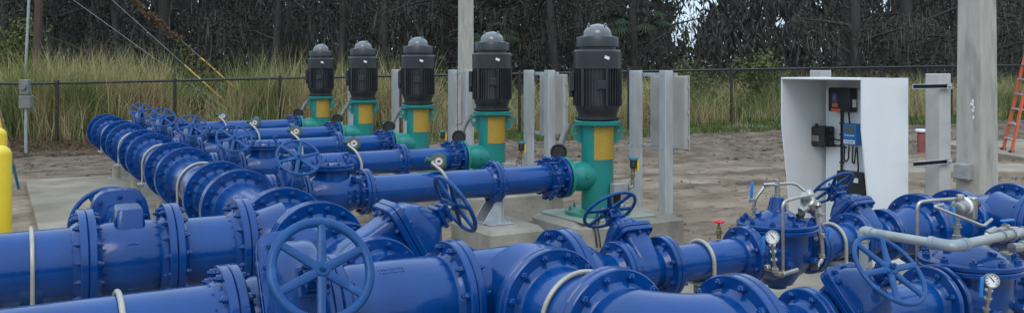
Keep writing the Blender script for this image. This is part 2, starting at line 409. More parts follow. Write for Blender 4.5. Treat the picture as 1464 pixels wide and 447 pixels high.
def tee(label, a, size, bl, bsize, loc, rot=(0, 0, 0), group=None, fl=(1, 1, 1), marks=False, boff=0.0):
    """Run along X (-a..a), branch along +Y to bl."""
    r, Rf, t, nb, br = SZ[size]; r2, Rf2, t2, nb2, br2 = SZ[bsize]
    o = thing('pipe_tee', label, 'pipe tee', loc, rot, group)
    b = MB()
    b.lathe([(-a + .004, r), (-a + .07, r), (-a + .10, r + .012), (0, r + .014), (a - .10, r + .012), (a - .07, r), (a - .004, r)], 64)
    T = Matrix.Translation((boff, 0, 0)) @ axis_frame((0, 1, 0))
    y0 = r * .55
    b.lathe([(y0, r2 + .05), (r * .93, r2 + .03), (r + .05, r2 + .012), (bl - .05, r2 + .004), (bl - .004, r2)], 56, T)
    if marks:      # raised cast size marks on top of the body
        for k in range(9):
            aa = R_(62); rr = r + .016
            for row in range(2):
                b.box((-.10 + k * .014, 0, 0), (.007 + .003 * (k * 7 % 3 - 1), .011, .004), .001, Matrix.Rotation(R_(30 - row * 6), 4, 'X') @ Matrix.Translation((0, 0, rr - .0015)))
    b.build('body', 'blue_cast', o)
    if fl[0]: flange(o, -a, 1, r, Rf, t, nb, br)
    if fl[1]: flange(o, a, -1, r, Rf, t, nb, br)
    if fl[2]:
        f = flange_mesh(bl, -1, r2, Rf2, t2, nb2, br2); f.v = [tuple(T @ Vector(p)) for p in f.v]
        f.build('flange', 'blue_cast', o)
    return o
def reducer(label, L, s1, s2, loc, rot=(0, 0, 0), group=None, marks=False):
    r1, R1, t1, n1, b1 = SZ[s1]; r2, R2, t2, n2, b2 = SZ[s2]
    o = thing('pipe_reducer', label, 'pipe reducer', loc, rot, group)
    b = MB(); k = [(.004, r1), (t1 + .03, r1)]
    for i in range(1, 9):
        q = i / 8; s = q * q * (3 - 2 * q)
        k.append((t1 + .03 + (L - t1 - t2 - .06) * q, r1 + (r2 - r1) * s))
    k.append((L - .004, r2)); b.lathe(k, 64)
    b.build('body', 'blue_cast', o)
    flange(o, 0, 1, r1, R1, t1, n1, b1); flange(o, L, -1, r2, R2, t2, n2, b2)
    return o
def elbow(label, size, a, loc, rot=(0, 0, 0), group=None):
    """From (a,0,0) [face +X] bending to (0,a,0) [face +Y]."""
    r, Rf, t, nb, br = SZ[size]
    o = thing('pipe_elbow', label, 'pipe elbow', loc, rot, group)
    b = MB(); pts = [Vector((a - .002, 0, 0)), Vector((a - .06, 0, 0))]
    q = a - .06
    for i in range(1, 14):
        ang = PI / 2 * i / 14
        pts.append(Vector((q - q * math.sin(ang), q - q * math.cos(ang), 0)))
    pts += [Vector((0, a - .06, 0)), Vector((0, a - .002, 0))]
    n = len(pts)
    b.tube(pts, r, 56, rad=[r + .012 * (1 if 2 < i < n - 3 else 0) for i in range(n)])
    b.build('body', 'blue_cast', o)
    flange(o, a, -1, r, Rf, t, nb, br)
    f = flange_mesh(a, -1, r, Rf, t, nb, br); T = axis_frame((0, 1, 0)); f.v = [tuple(T @ Vector(p)) for p in f.v]
    f.build('flange', 'blue_cast', o)
    return o
def handwheel(R, z, parent, hub=.03, rim=.013, nsp=6, rot0=0.0, dish=.0):
    b = MB(); T = Matrix.Translation((0, 0, z)) @ axis_frame((0, 0, 1))
    b.torus(R - rim, rim, T, 64, 12, sx=.85)
    b.lathe([(-.030, hub * .8), (-.022, hub), (.012, hub), (.018, hub * .8)], 24, T)
    for i in range(nsp):
        a = rot0 + 2 * PI * i / nsp
        d = Vector((math.cos(a), math.sin(a), 0)); s_ = Vector((-math.sin(a), math.cos(a), 0))
        rings = []
        for q, w, h in ((.55 * hub, .021, .014), (hub * 1.3, .018, .013), (R * .55, .0155, .011), (R - rim * 2.2, .015, .011), (R - rim * 1.0, .022, .011)):
            w *= R / .19; h *= R / .19
            c = Vector((0, 0, z)) + d * q
            rings.append([c + s_ * w * math.cos(t) + Vector((0, 0, 1)) * h * math.sin(t) for t in [2 * PI * j / 10 for j in range(10)]])
        b.loft(rings)
    o = b.build('handwheel', 'blue_wheel', parent)
    n = MB(); n.hexb((0, 0, z + .016), (0, 0, 1), hub * .42, hub * .55, hub * .25)
    n.build('hub_nut', 'blue_wheel', o)
    return o
M['blue_wheel'] = noisy('blue_wheel_paint', (0.002, 0.045, 0.162), (0.004, 0.061, 0.212), 6, (0.28, 0.46), 0, 0.1, 60, 0.0, spec=.32,
                        c3=(0.03, 0.12, 0.36), c3scale=14, c3lo=.58, c3hi=.8)
def gate_valve(label, size, half, Ls, Rw, loc, rot, group=None, rim=.012, pad=False, rot0=0.0, fs=(1, 1), e=7.0, hk=.60):
    """Flow along X, stem along +Z, face to face 2*half, wheel at height Ls."""
    r, Rf, t, nb, br = SZ[size]
    o = thing('gate_valve', label, 'gate valve', loc, rot, group)
    b = MB()
    b.lathe([(-half + .004, r), (-half + t + .03, r), (-half * .55, r * 1.05), (0, r * 1.08), (half * .55, r * 1.05), (half - t - .03, r), (half - .004, r)], 56)
    hx = hk * r; hy = r * 1.15; zn = Ls * .47
    b.sq([(-r * .9, hx * .7, hy * .55, 2.4), (0, hx * 1.1, hy * 1.02, 4), (zn * .5, hx, hy * .98, e), (zn - .05, hx, hy * .98, e), (zn - .02, hx * 1.06, hy * 1.02, e)], n=64)
    for sx in (-1, 1):   # stiffening ribs down the neck
        b.box((sx * (hx + .006), 0, zn * .55), (.016, .016, zn * .7), .004)
    if pad:
        T = Matrix.Translation((0, 0, .03)) @ Matrix.Rotation(R_(90), 4, 'X')
        b.sq([(r * .7, .10, .15, 5), (r * 1.0, .085, .13, 5), (r + .085, .070, .10, 6), (r + .092, .064, .094, 6)], T)
    b.build('body', 'blue_cast', o)
    fx, fy = hx * 1.42 * fs[0], hy * 1.26 * fs[1]; tf = .034 * (Ls / .6) ** .5
    n = MB()
    n.sq([(zn - tf, fx * .97, fy * .98), (zn - tf + .004, fx, fy), (zn - .003, fx, fy), (zn - .002, fx * .985, fy * .985)], n=64, e=e)
    n.sq([(zn + .002, fx * .985, fy * .985), (zn + .003, fx, fy), (zn + tf - .004, fx, fy), (zn + tf, fx * .97, fy * .98)], n=64, e=e)
    for i in range(10):
        a = 2 * PI * (i + .5) / 10; ca, sa = math.cos(a), math.sin(a)
        px, py = fx * .84 * math.copysign(abs(ca) ** .5, ca), fy * .87 * math.copysign(abs(sa) ** .5, sa)
        n.hexb((px, py, zn + tf), (0, 0, 1), br * .85, br * 1.0, br * .4)
        n.hexb((px, py, zn - tf), (0, 0, -1), br * .85, br * 1.0, br * .4)
    n.build('bonnet_flange', 'blue_cast', o)
    d = MB(); z0 = zn + tf; zt = Ls * .80
    d.sq([(z0 - .004, hx * 1.12, hy * 1.02, e), (z0 + (zt - z0) * .35, hx * 1.02, hy * .95, 4.5), (z0 + (zt - z0) * .68, hx * .80, hy * .70, 3), (zt - .012, hx * .55, hx * .60, 2.4), (zt, hx * .52, hx * .54, 2)], n=64)
    d.build('bonnet', 'blue_cast', o)
    y = MB(); q = hx * .62
    y.box((0, 0, zt + .012), (q * 2.0, q * 2.0, .022), .005)
    y.box((0, 0, zt + .055), (q * 1.5, q * 1.7, .016), .004)
    for sx in (-1, 1):
        for sy in (-1, 1): y.cyl((sx * q * .62, sy * q * .7, zt + .02), (sx * q * .62, sy * q * .7, zt + .075), .0065, 8)
        y.hexb((sx * q * .62, q * .7, zt + .063), (0, 0, 1), .011, .012); y.hexb((sx * q * .62, -q * .7, zt + .063), (0, 0, 1), .011, .012)
    y.lathe([(zt + .02, q * .55), (zt + .07, q * .5), (zt + .085, q * .34)], 20, axis_frame((0, 0, 1)))
    y.build('packing_gland', 'blue_cast', o)
    s = MB(); s.cyl((0, 0, zt), (0, 0, Ls + .01), .0135, 14); s.build('stem', 'steel', o)
    handwheel(Rw, Ls, o, hub=.024 + .035 * Rw, rim=rim, rot0=rot0)
    flange(o, -half, 1, r, Rf, t, nb, br); flange(o, half, -1, r, Rf, t, nb, br)
    return o
def pipe_support(label, r, loc, along_y=False, ztop=None, kind='post', group='pipe supports with round straps'):
    """Stand under a pipe whose axis is loc.z above the slab; round strap over the pipe."""
    x, y, z = loc
    o = thing('pipe_support', label, 'pipe support', (x, y, SLAB), (0, 0, PI / 2 if along_y else 0), group)
    h = z - SLAB
    b = MB(); b.torus(r + .012, .0115, Matrix.Translation((0, 0, h)), 48, 10, -.12, PI + .12)
    for s in (-1, 1): b.cyl((0, s * (r + .012), h + .01), (0, s * (r + .012), h - r - .055), .0115, 10)
    b.build('strap', 'strap', o)
    p = MB(); p.box((0, 0, h - r - .012), (.11, 2 * r + .12, .016), .003)
    for s in (-1, 1): p.hexb((0, s * (r + .012), h - r - .022), (0, 0, -1), .018, .018)
    p.build('saddle_plate', 'galv', o)
    q = MB()
    if kind == 'post':
        q.cyl((0, 0, .012), (0, 0, h - r - .17), .062, 24); q.build('stanchion', 'concrete', o)
        q = MB(); q.cyl((0, 0, h - r - .17), (0, 0, h - r - .02), .03, 20); q.build('jack_screw', 'rust', o)
    else:
        q.cyl((0, 0, .012), (0, 0, h - r - .02), .036, 20); q.build('stanchion', 'rust', o)
    f = MB(); f.box((0, 0, .008), (.24, .24, .014), .002)
    for sx in (-1, 1):
        for sy in (-1, 1): f.hexb((sx * .09, sy * .09, .015), (0, 0, 1), .012, .012, .01)
    f.build('base_plate', 'galv', o)
    return o
SLAB = .05
AX = .71           # height of every pipe axis

# ------------------------------------------------------------------ ground and slabs
def build_ground():
    def axis_vals():
        out = []; x = -14.0
        while x < 40: out.append(x); x += .16
        lo = [-14 - 1.2 * 1.35 ** k for k in range(1, 19)][::-1]; hi = [40 + 1.2 * 1.35 ** k for k in range(1, 19)]
        return lo + out + hi
    X = axis_vals(); Y = axis_vals()
    vs = []
    for y in Y:
        for x in X:
            z = ground_z(x, y)
            if -14 < x < 40 and -14 < y < 40:
                n = noise.fractal(Vector((x * 1.7, y * 1.7, 3)), .75, 2.1, 5) * .026
                n2 = noise.noise(Vector((x * .3, y * .3, 9))) * .04
                clod = max(0, noise.noise(Vector((x * 3.1 + 5, y * 3.1, 1))) - .2) * .16 * sstep(15, 20, to_rd(x, y)[1])
                k = 1.0
                if x < 6.6 and 0 < y < 19: k = .35        # scraped flat around the slab
                rr, dd = to_rd(x, y); rut = 0
                if dd > 8 and rr > -3:
                    for d0, sl, w in ((11.6, .10, .16), (13.1, .09, .16), (14.4, -.06, .2), (16.1, -.05, .2), (17.6, .03, .2), (19.4, .02, .22)):
                        e = (dd - d0 - sl * rr - .25 * math.sin(rr * .35 + d0)) / w
                        if abs(e) < 3: rut += (-.055 * math.exp(-e * e) + .030 * math.exp(-(abs(e) - 1.7) ** 2 * 2)) * (.6 + .5 * noise.noise(Vector((rr * 2.2, d0, 0))))
                z += (n + n2 + clod + rut) * k - .012
            else:
                z -= .05
            vs.append((x, y, z))
    nx = len(X); fs = [(j * nx + i, j * nx + i + 1, (j + 1) * nx + i + 1, (j + 1) * nx + i) for j in range(len(Y) - 1) for i in range(nx - 1)]
    b = MB(); b.v = vs; b.f = fs; b.mi = [0] * len(fs)
    o = b.build('ground', 'dirt', smooth=0)
    o.data.polygons.foreach_set('use_smooth', [True] * len(fs)); tag(o, kind='structure')
build_ground()
def slab(x0, y0, x1, y1, top=SLAB, th=.16, name='concrete_slab'):
    b = MB(); b.box(((x0 + x1) / 2, (y0 + y1) / 2, top - th / 2), (x1 - x0, y1 - y0, th), .012)
    return tag(b.build(name, 'slab', smooth=30), kind='structure')
slab(.41, 5.62, 3.3, 15.85)
slab(-4.5, -.5, 7.4, 5.61)
# the loose slab behind the white cabinet and the pad under the ladder
def slab_rd(r0, d0, r1, d1, top, th=.14):
    b = MB(); c = rd((r0 + r1) / 2, (d0 + d1) / 2, 0)
    T = Matrix.Translation((c.x, c.y, top - th / 2)) @ Matrix.Rotation(-YAW, 4, 'Z')
    b.box((0, 0, 0), (r1 - r0, d1 - d0, th), .015, T); return tag(b.build('concrete_slab', 'slab', smooth=30), kind='structure')
slab_rd(6.4, 14.9, 9.2, 16.1, .07)
slab_rd(10.0, 16.2, 17, 21.3, .06)

# ------------------------------------------------------------------ header and discharge lines
HX = 1.65
LSP = 2.23
LV = [7.42 + LSP * i for i in range(5)]
ORD = ['nearest', 'second', 'third', 'fourth', 'farthest']
ROT_V = (0, 0, PI / 2)          # local X -> world Y ; local Y -> world -X
TA = .36
pt = None
for i, v in enumerate(LV):
    lab = ['blue header tee feeding the nearest pump line, just behind the tee of the left pipe', 'blue header tee at the second pump line from the front',
           'blue header tee at the third pump line, midway along the header', 'blue header tee at the fourth pump line, next to last on the header',
           'blue header tee at the farthest pump line, closed by a blank end plate'][i]
    if i == 0:
        pt = tee(lab, TA, 16, .33, 10, (HX, v, AX), (0, 0, -PI / 2), 'tees along the big blue header')
        # branch must point to +X: local +Y -> world +X under -90 degrees
    else: dup(pt, (HX, v, AX), label=lab)
ps = None
for i in range(4):
    lab = ['big blue header pipe between the first and second pump lines, pale strap over it', 'big blue header pipe between the second and third pump lines',
           'big blue header pipe between the third and fourth pump lines', 'big blue header pipe between the fourth and last pump lines'][i]
    L = LSP - 2 * TA
    if i == 0: ps = spool('pipe_spool', lab, L, 16, (HX, LV[0] + TA, AX), ROT_V, 'big blue header pipes')
    else: dup(ps, (HX, LV[i] + TA, AX), label=lab)
bf = thing('blind_flange', 'round blue blank plate closing the far end of the header', 'blank flange', (HX, LV[4] + TA, AX), ROT_V)
b = flange_mesh(0, 1, .10, .30, .042, 16, .0165); b.build('end_flange', 'blue_cast', bf)
b = MB(); b.lathe([(.004, .20), (.040, .20), (.052, .16), (.056, 0)], 40); b.build('cover', 'blue_cast', bf)
for i in range(4):
    pipe_support(['support post with pale strap on the header nearest the camera', 'support post with pale strap on the header between second and third pump lines',
                  'support post with pale strap on the header between third and fourth pump lines', 'farthest support post with pale strap on the header'][i],
                 .203, (HX, LV[i] + TA + .74, AX), True)

# gate valve + check valve + pipes + pump for each line
GVX = HX + .33 + .135
gv = None
for i, v in enumerate(LV):
    lab = 'blue gate valve tilted forward beside the header, ' + ['nearest pump line', 'second pump line from the front', 'third pump line', 'fourth pump line', 'farthest pump line'][i]
    rot = (R_(45), 0, 0)
    if i == 0: gv = gate_valve(lab, 10, .135, .52, .186, (GVX, v, AX), rot, 'gate valves on the pump lines', rim=.0115, rot0=.2, e=3.2, hk=.5)
    else: dup(gv, (GVX, v, AX), label=lab)

def make_check(label, loc):
    r, Rf, t, nb, br = SZ[10]
    L = .56
    o = thing('check_valve', label, 'check valve', loc, group='swing check valves on the pump lines')
    b = MB()
    b.lathe([(.004, r), (.06, r), (.12, r * 1.22), (.22, r * 1.42), (.34, r * 1.42), (.44, r * 1.2), (.50, r), (L - .004, r)], 56)
    b.lathe([(0, .17), (.10, .155), (.225, .150), (.235, .150)], 48, Matrix.Translation((.27, 0, 0)) @ axis_frame((0, 0, 1)))
    for cx in (.36, .43):
        for k in range(3): b.box((cx, -r * 1.33 + abs(.395 - cx) * .2, -.05 + k * .042), (.034, .05, .03), .004)
    b.lathe([(0, .03), (.06, .03), (.075, .02)], 20, Matrix.Translation((.43, -.13, .13)) @ axis_frame((0, -1, 0)))
    b.cyl((.43, -.19, .13), (.43, .19, .13), .028, 16)
    b.build('body', 'blue_cast', o)
    c = MB(); T = Matrix.Translation((.27, 0, 0)) @ axis_frame((0, 0, 1))
    c.ring(.212, .236, .188, .05, 48, T); c.ring(.239, .262, .188, .05, 48, T)
    c.lathe([(.262, .12), (.272, .115), (.276, .09), (.276, 0)], 36, T)
    for k in range(12):
        a = 2 * PI * k / 12; c.hexb((.27 + .17 * math.cos(a), .17 * math.sin(a), .262), (0, 0, 1), .0125, .016, .008)
    c.build('cover', 'blue_cast', o)
    for sx in (-1, 1):
        e = MB(); e.cyl((.27 + sx * .12, 0, .262), (.27 + sx * .12, 0, .30), .009, 10)
        e.torus(.022, .008, Matrix.Translation((.27 + sx * .12, 0, .322)) @ Matrix.Rotation(PI / 2, 4, 'Z'), 20, 8)
        e.build('lifting_eye', 'blue_cast', o)
    flange(o, 0, 1, r, Rf, t, nb, br); flange(o, L, -1, r, Rf, t, nb, br)
    return o
cv = None
for i, v in enumerate(LV):
    lab = 'blue swing check valve with bolted round cover on the %s pump line' % ORD[i]
    loc = (GVX + .135, v, AX)
    if i == 0: cv = make_check(lab, loc)
    else: cv2 = dup(cv, loc, label=lab)
DX0 = GVX + .135 + .56           # 2.83
d1 = d2 = None
for i, v in enumerate(LV):
    la = 'long blue discharge pipe beside the check valve on the %s pump line' % ORD[i]
    lb = 'short blue discharge pipe between bracket and coupling on the %s pump line' % ORD[i]
    if i == 0:
        d1 = spool('discharge_pipe', la, 1.30, 10, (DX0, v, AX), group='long discharge pipes')
        d2 = spool('discharge_pipe', lb, .62, 10, (DX0 + 1.30, v, AX), group='short discharge pipes', fl=(1, 0))
    else: dup(d1, (DX0, v, AX), label=la); dup(d2, (DX0 + 1.30, v, AX), label=lb)
def make_coupling(label, loc):
    """Flanged coupling adapter: two knobbly rings with long bolts."""
    o = thing('pipe_coupling', label, 'pipe coupling', loc, group='bolted flange couplings at the pumps')
    b = MB(); b.lathe([(.0, .150), (.015, .168), (.035, .172), (.05, .152), (.10, .152), (.170, .148)], 48); s0 = b
    f = MB(); f.ring(.004, .032, .192, .14, 40)
    for k in range(10):
        a = 2 * PI * (k + .5) / 10; f.box((.014, 0, .200), (.03, .055, .04), .01, Matrix.Rotation(a, 4, 'X'))
    f.build('gland_ring', 'blue_cast', o)
    g = MB(); g.ring(.178, .147, .208, .14, 48); g.build('flange', 'blue_cast', o)
    s = s0
    for k in range(10):
        a = 2 * PI * (k + .5) / 10; c, q = .196 * math.cos(a + PI / 2 * 0), .196 * math.sin(a)
        p = Vector((0, c, q)); s.cyl(p + Vector((-.04, 0, 0)), p + Vector((.085, 0, 0)), .0095, 8)
        s.hexb(p + Vector((-.002, 0, 0)), (-1, 0, 0), .0165, .018); s.hexb(p + Vector((.062, 0, 0)), (1, 0, 0), .0165, .018)
        a2 = a + PI / 10; p2 = Vector((.145, .178 * math.cos(a2), .178 * math.sin(a2))); s.hexb(p2, (-1, 0, 0), .0165, .020, .014)
    s.build('sleeve', 'blue_cast', o)
    return o
CX0 = DX0 + 1.30 + .62 - .02    # 4.73
cp = None
for i, v in enumerate(LV):
    lab = 'blue bolted coupling joining pipe to green nozzle on the %s pump' % ORD[i]
    if i == 0: cp = make_coupling(lab, (CX0, v, AX))
    else: dup(cp, (CX0, v, AX), label=lab)
PX = 5.33
PAD = .30
# concrete pads
def make_pad(label, loc):
    o = MB(); hx, hy = .63, .53
    # chamfered block: vertical sides, broad sloped top edge, cut corner at the coupling side
    def ring(hx, hy, z, cut=.16): return [(-hx + cut, -hy, z), (hx, -hy, z), (hx, hy, z), (-hx + cut, hy, z), (-hx, hy - cut, z), (-hx, -hy + cut, z)]
    o.loft([ring(hx, hy, -.12), ring(hx, hy, PAD - SLAB + .0 - .05), ring(hx - .07, hy - .07, PAD - SLAB)])
    return tag(o.build('concrete_pad', 'concrete', smooth=20, loc=loc), label, 'concrete pad', 'concrete pads under the pumps')
pad0 = None
for i, v in enumerate(LV):
    lab = 'grey concrete pad with sloped edges under the %s pump' % ORD[i]
    loc = (PX + .11, v + .06, SLAB)
    if i == 0: pad0 = make_pad(lab, loc)
    else:
        c = pad0.copy(); COL.objects.link(c); c.location = loc; c['label'] = lab
pier0 = None
for i, v in enumerate(LV):
    lab = 'low concrete pier under the steel pipe bracket of the %s pump line' % ORD[i]
    if i == 0:
        b = MB(); b.sq([(-.15, .30, .42, 14), (.235, .30, .42, 14), (.275, .265, .385, 14)], n=64)
        pier0 = tag(b.build('concrete_pier', 'concrete', loc=(4.15, v, SLAB), smooth=25), lab, 'concrete pier', 'concrete piers under the discharge pipes')
    else:
        c = pier0.copy(); COL.objects.link(c); c.location = (4.15, v, SLAB); c['label'] = lab
br0 = None
for i, v in enumerate(LV):
    lab = 'galvanised gusset bracket holding the blue flange of the %s pump line' % ORD[i]
    loc = (DX0 + 1.30, v, .327)
    if i == 0:
        br0 = thing('pipe_bracket', lab, 'pipe bracket', loc, group='steel pipe brackets')
        b = MB(); b.box((0, 0, .006), (.26, .34, .012), .002)
        for sx in (-1, 1):
            for sy in (-1, 1): b.hexb((sx * .1, sy * .14, .012), (0, 0, 1), .012, .012, .01)
        b.build('base_plate', 'galv', br0)
        b = MB(); b.box((.048, 0, .20), (.012, .22, .39), .002)
        b.prism([(-.16, .012), (.04, .012), (.04, .30)], .012, Matrix.Translation((0, -.10, 0)))
        b.prism([(-.16, .012), (.04, .012), (.04, .30)], .012, Matrix.Translation((0, .09, 0)))
        b.build('gusset_plate', 'galv', br0)
    else: dup(br0, loc, label=lab)

def make_pump(label, loc):
    """Local z=0 is the pad top."""
    o = thing('pump', label, 'pump', loc, group='vertical turbine pumps in a row')
    Z = lambda z: z - PAD
    UP = axis_frame((0, 0, 1))
    b = MB()
    b.lathe([(Z(.345), .165), (Z(1.215), .165)], 48, UP)
    b.lathe([(Z(1.215), .175), (Z(1.222), .235), (Z(1.258), .238), (Z(1.264), .23)], 48, UP)
    b.build('discharge_column', 'green', o)
    n = MB(); zc = AX - PAD
    n.lathe([(-.420, .135), (-.32, .132), (-.27, .15), (-.20, .15), (-.05, .12)], 40, Matrix.Translation((0, 0, zc)))
    n.ring(-.4205, -.386, .203, .10, 48, Matrix.Translation((0, 0, zc)))
    n.lathe([(-.22, .012), (-.175, .012)], 10, Matrix.Translation((0, -.0, zc)) )
    n.hexb((-.23, -.15, zc), (0, -1, 0), .016, .016)
    n.build('nozzle', 'green', o)
    for s in (-1, 1):      # lifting ears on the left and right of the column, each with a round hole
        e = MB(); T = Matrix.Rotation(-YAW - R_(3), 4, 'Z')
        hc = (s * .226, Z(1.150)); hr = .023
        outer = [(s * .15, Z(1.212)), (s * .262, Z(1.205)), (s * .270, Z(1.13)), (s * .238, Z(1.09)), (s * .16, Z(.99))]
        hole = [(hc[0] + hr * math.cos(t), hc[1] + hr * math.sin(t)) for t in [2 * PI * q / 20 for q in range(20)]]
        def near(p):        # outline points matched to the hole by direction
            best = None
            d = (p[0] - hc[0], p[1] - hc[1])
            for q in range(5):
                (x1, z1), (x2, z2) = outer[q], outer[(q + 1) % 5]
                den = d[0] * (z2 - z1) - d[1] * (x2 - x1)
                if abs(den) < 1e-9: continue
                t = ((x1 - hc[0]) * (z2 - z1) - (z1 - hc[1]) * (x2 - x1)) / den
                u = ((x1 - hc[0]) * d[1] - (z1 - hc[1]) * d[0]) / den
                if t > 0 and -1e-6 <= u <= 1 + 1e-6 and (best is None or t < best[0]): best = (t, (hc[0] + d[0] * t, hc[1] + d[1] * t))
            return best[1]
        out = [near(p) for p in hole]
        rings = [[(x, y, z) for x, z in pp] for pp, y in ((hole, -.014), (out, -.014), (out, .014), (hole, .014), (hole, -.014))]
        e.loft(rings, T, caps=False)
        e.build('lifting_ear', 'green', o)
    g = MB()
    k = 20; vs = []; fs = []
    for zi, z in enumerate((Z(.875), Z(1.207))):
        for j in range(k + 1):
            a = R_(-90 - 47) + R_(94) * j / k
            vs.append((.171 * math.cos(a), .171 * math.sin(a), z))
    for j in range(k): fs.append((j, j + 1, k + 2 + j, k + 1 + j))
    vs2 = [(x * .166 / .171, y * .166 / .171, z) for x, y, z in vs]; m = len(vs)
    fs2 = [tuple(i + m for i in f[::-1]) for f in fs]
    sides = [(0, k + 1, k + 1 + m, m), (k, k + m, 2 * k + 1 + m, 2 * k + 1)] + [(j + 1, j, j + m, j + 1 + m) for j in range(k)] + [(k + 1 + j, k + 2 + j, k + 2 + j + m, k + 1 + j + m) for j in range(k)]
    g.add(vs + vs2, fs + fs2 + sides); g.build('mesh_guard', 'guard', o, smooth=40)
    bp = MB()
    bp.lathe([(Z(.318), .33), (Z(.322), .335), (Z(.352), .335), (Z(.356), .33), (Z(.357), .18)], 56, UP)
    for j in range(8):
        a = 2 * PI * (j + .5) / 8; bp.hexb((.285 * math.cos(a), .285 * math.sin(a), Z(.356)), (0, 0, 1), .018, .022, .02)
    bp.build('base_plate', 'green_dust', o)
    sp = MB(); sp.box((0, 0, Z(.309)), (.90, .78, .016), .003); sp.build('sole_plate', 'dusty_green', o)
    # ---- motor
    mo = MB()
    mo.lathe([(Z(1.268), .205), (Z(1.278), .225), (Z(1.30), .225), (Z(1.302), .200), (Z(1.335), .200), (Z(1.36), .212), (Z(1.41), .228), (Z(1.44), .222), (Z(1.785), .222), (Z(1.79), .246), (Z(1.965), .246), (Z(1.982), .232), (Z(1.985), .19), (Z(2.03), .19)], 64, UP)
    for j in range(44):
        a = 2 * PI * (j + .5) / 44
        mo.box((.231, 0, Z(1.60)), (.026, .009, .37), .002, Matrix.Rotation(a, 4, 'Z'))
    for j in range(6):
        a = 2 * PI * j / 6 + .3; mo.box((.236, 0, Z(1.60)), (.030, .032, .37), .004, Matrix.Rotation(a, 4, 'Z'))
    mo.box((0, -.247, Z(1.63)), (.085, .022, .085), .004, Matrix.Rotation(R_(-26), 4, 'Z'))
    ob = mo.build('motor', 'motor', o)
    cap = MB()
    cap.lathe([(Z(2.012), .20), (Z(2.014), .222), (Z(2.098), .221), (Z(2.112), .214), (Z(2.122), .165)], 56, UP)
    cap.build('cap', 'motor', ob)
    dm = MB()
    dm.lathe([(Z(2.118), .160)] + [(Z(2.126) + .122 * math.sin(t), .150 * math.cos(t)) for t in [PI / 2 * q / 9 for q in range(9)]] + [(Z(2.2485), 0)], 40, UP)
    for j in range(3):
        a = R_(-70 + 120 * j); dm.torus(.02, .006, Matrix.Translation((.10 * math.cos(a), .10 * math.sin(a), Z(2.23))) @ Matrix.Rotation(a, 4, 'Z'), 16, 6)
    dm.build('dome', 'dome', ob)
    bx = MB(); T = Matrix.Rotation(-YAW, 4, 'Z')
    bx.box((-.262, 0, Z(1.66)), (.05, .12, .20), .008, T); bx.cyl(T @ Vector((-.265, 0, Z(1.57))), T @ Vector((-.265, 0, Z(1.50))), .025, 12)
    bx.build('terminal_box', 'motor', ob); lg = MB(); lg.box((.255, 0, Z(1.88)), (.03, .03, .02), .004, T); lg.build('lug', 'motor', ob)
    st = MB(); T = Matrix.Rotation(R_(-33), 4, 'Z'); st.box((.085, -.2475 + .016, Z(1.90)), (.052, .004, .030), .001, T @ Matrix.Translation((0, 0, 0)) @ Matrix.Translation((.085, -.232, Z(1.90))) @ Matrix.Rotation(R_(20), 4, 'Z') @ Matrix.Rotation(R_(20), 4, 'Y') @ Matrix.Translation((-.085, .232, -Z(1.90))))
    st.build('sticker', 'label', ob)
    # ---- black hose end beside the column, on a sloping conduit
    hs = MB(); p0 = Vector((-.44, .05, Z(.955))); dirv = Vector((.55, .83, .0)).normalized()
    T = Matrix.Translation(p0) @ axis_frame(dirv)
    hs.lathe([(.016, .062), (0, .074), (.003, .083), (.03, .086), (.05, .080), (.12, .078), (.14, .055), (.20, .05)], 32, T)
    hs.build('vent_hood', 'black', o)
    hv = MB(); hv.lathe([(.018, .0), (.0185, .063)], 32, T); hv.build('mouth_shade', 'dark_fill', o)  # flat disc painted with the darkness inside the hood mouth
    cd = MB(); e = p0 + dirv * .19
    cd.tube([p0 + dirv * .12, e, e + Vector((.10, .07, .13)), e + Vector((.22, .15, .24))], .032, 14, fillet=.06); cd.build('vent_conduit', 'metergrey', o)
    # ---- small valve on a brass stem to the right of the column
    jb = MB(); jb.box((.115, -.215, Z(.585)), (.17, .085, .105), .006); 
    for sx in (.05, .18): jb.hexb((sx, -.258, Z(.585)), (0, -1, 0), .006, .005)
    j = jb.build('junction_box', 'galvpipe', o)
    ft = MB(); ft.tube([(.20, -.215, Z(.585)), (.285, -.215, Z(.585)), (.285, -.215, Z(.66))], .016, 12, fillet=.03)
    ft.hexb((.225, -.215, Z(.585)), (1, 0, 0), .026, .022); ft.hexb((.285, -.215, Z(.635)), (0, 0, 1), .024, .02)
    ft.build('conduit_fitting', 'steel', j)
    lg = MB(); lg.box((.10, -.20, Z(.46)), (.06, .05, .15), .004); lg.build('box_leg', 'dark_fill', j)
    return o
M['dusty_green'] = noisy('dusty_green_grout', (0.20, 0.27, 0.215), (0.28, 0.33, 0.27), 5, (0.7, 0.85), 0, .1, 40, c3=(.27, .25, .21), c3scale=4, c3lo=.5, c3hi=.65)
M['green_dust'] = noisy('green_base_paint', (0.02, 0.20, 0.15), (0.06, 0.26, 0.19), 6, (0.4, 0.6), 0, .05, 50, c3=(.26, .30, .22), c3scale=5, c3lo=.5, c3hi=.7)
pump0 = None
for i, v in enumerate(LV):
    lab = ['largest looking black pump motor on green column, nearest of the row', 'second nearest black pump motor on green column',
           'middle black pump motor on green column, third of five', 'black pump motor on green column, fourth from the front', 'smallest looking black pump motor on green column, farthest of the row'][i]
    if i == 0: pump0 = make_pump(lab, (PX, v, PAD))
    else: dup(pump0, (PX, v, PAD), label=lab)
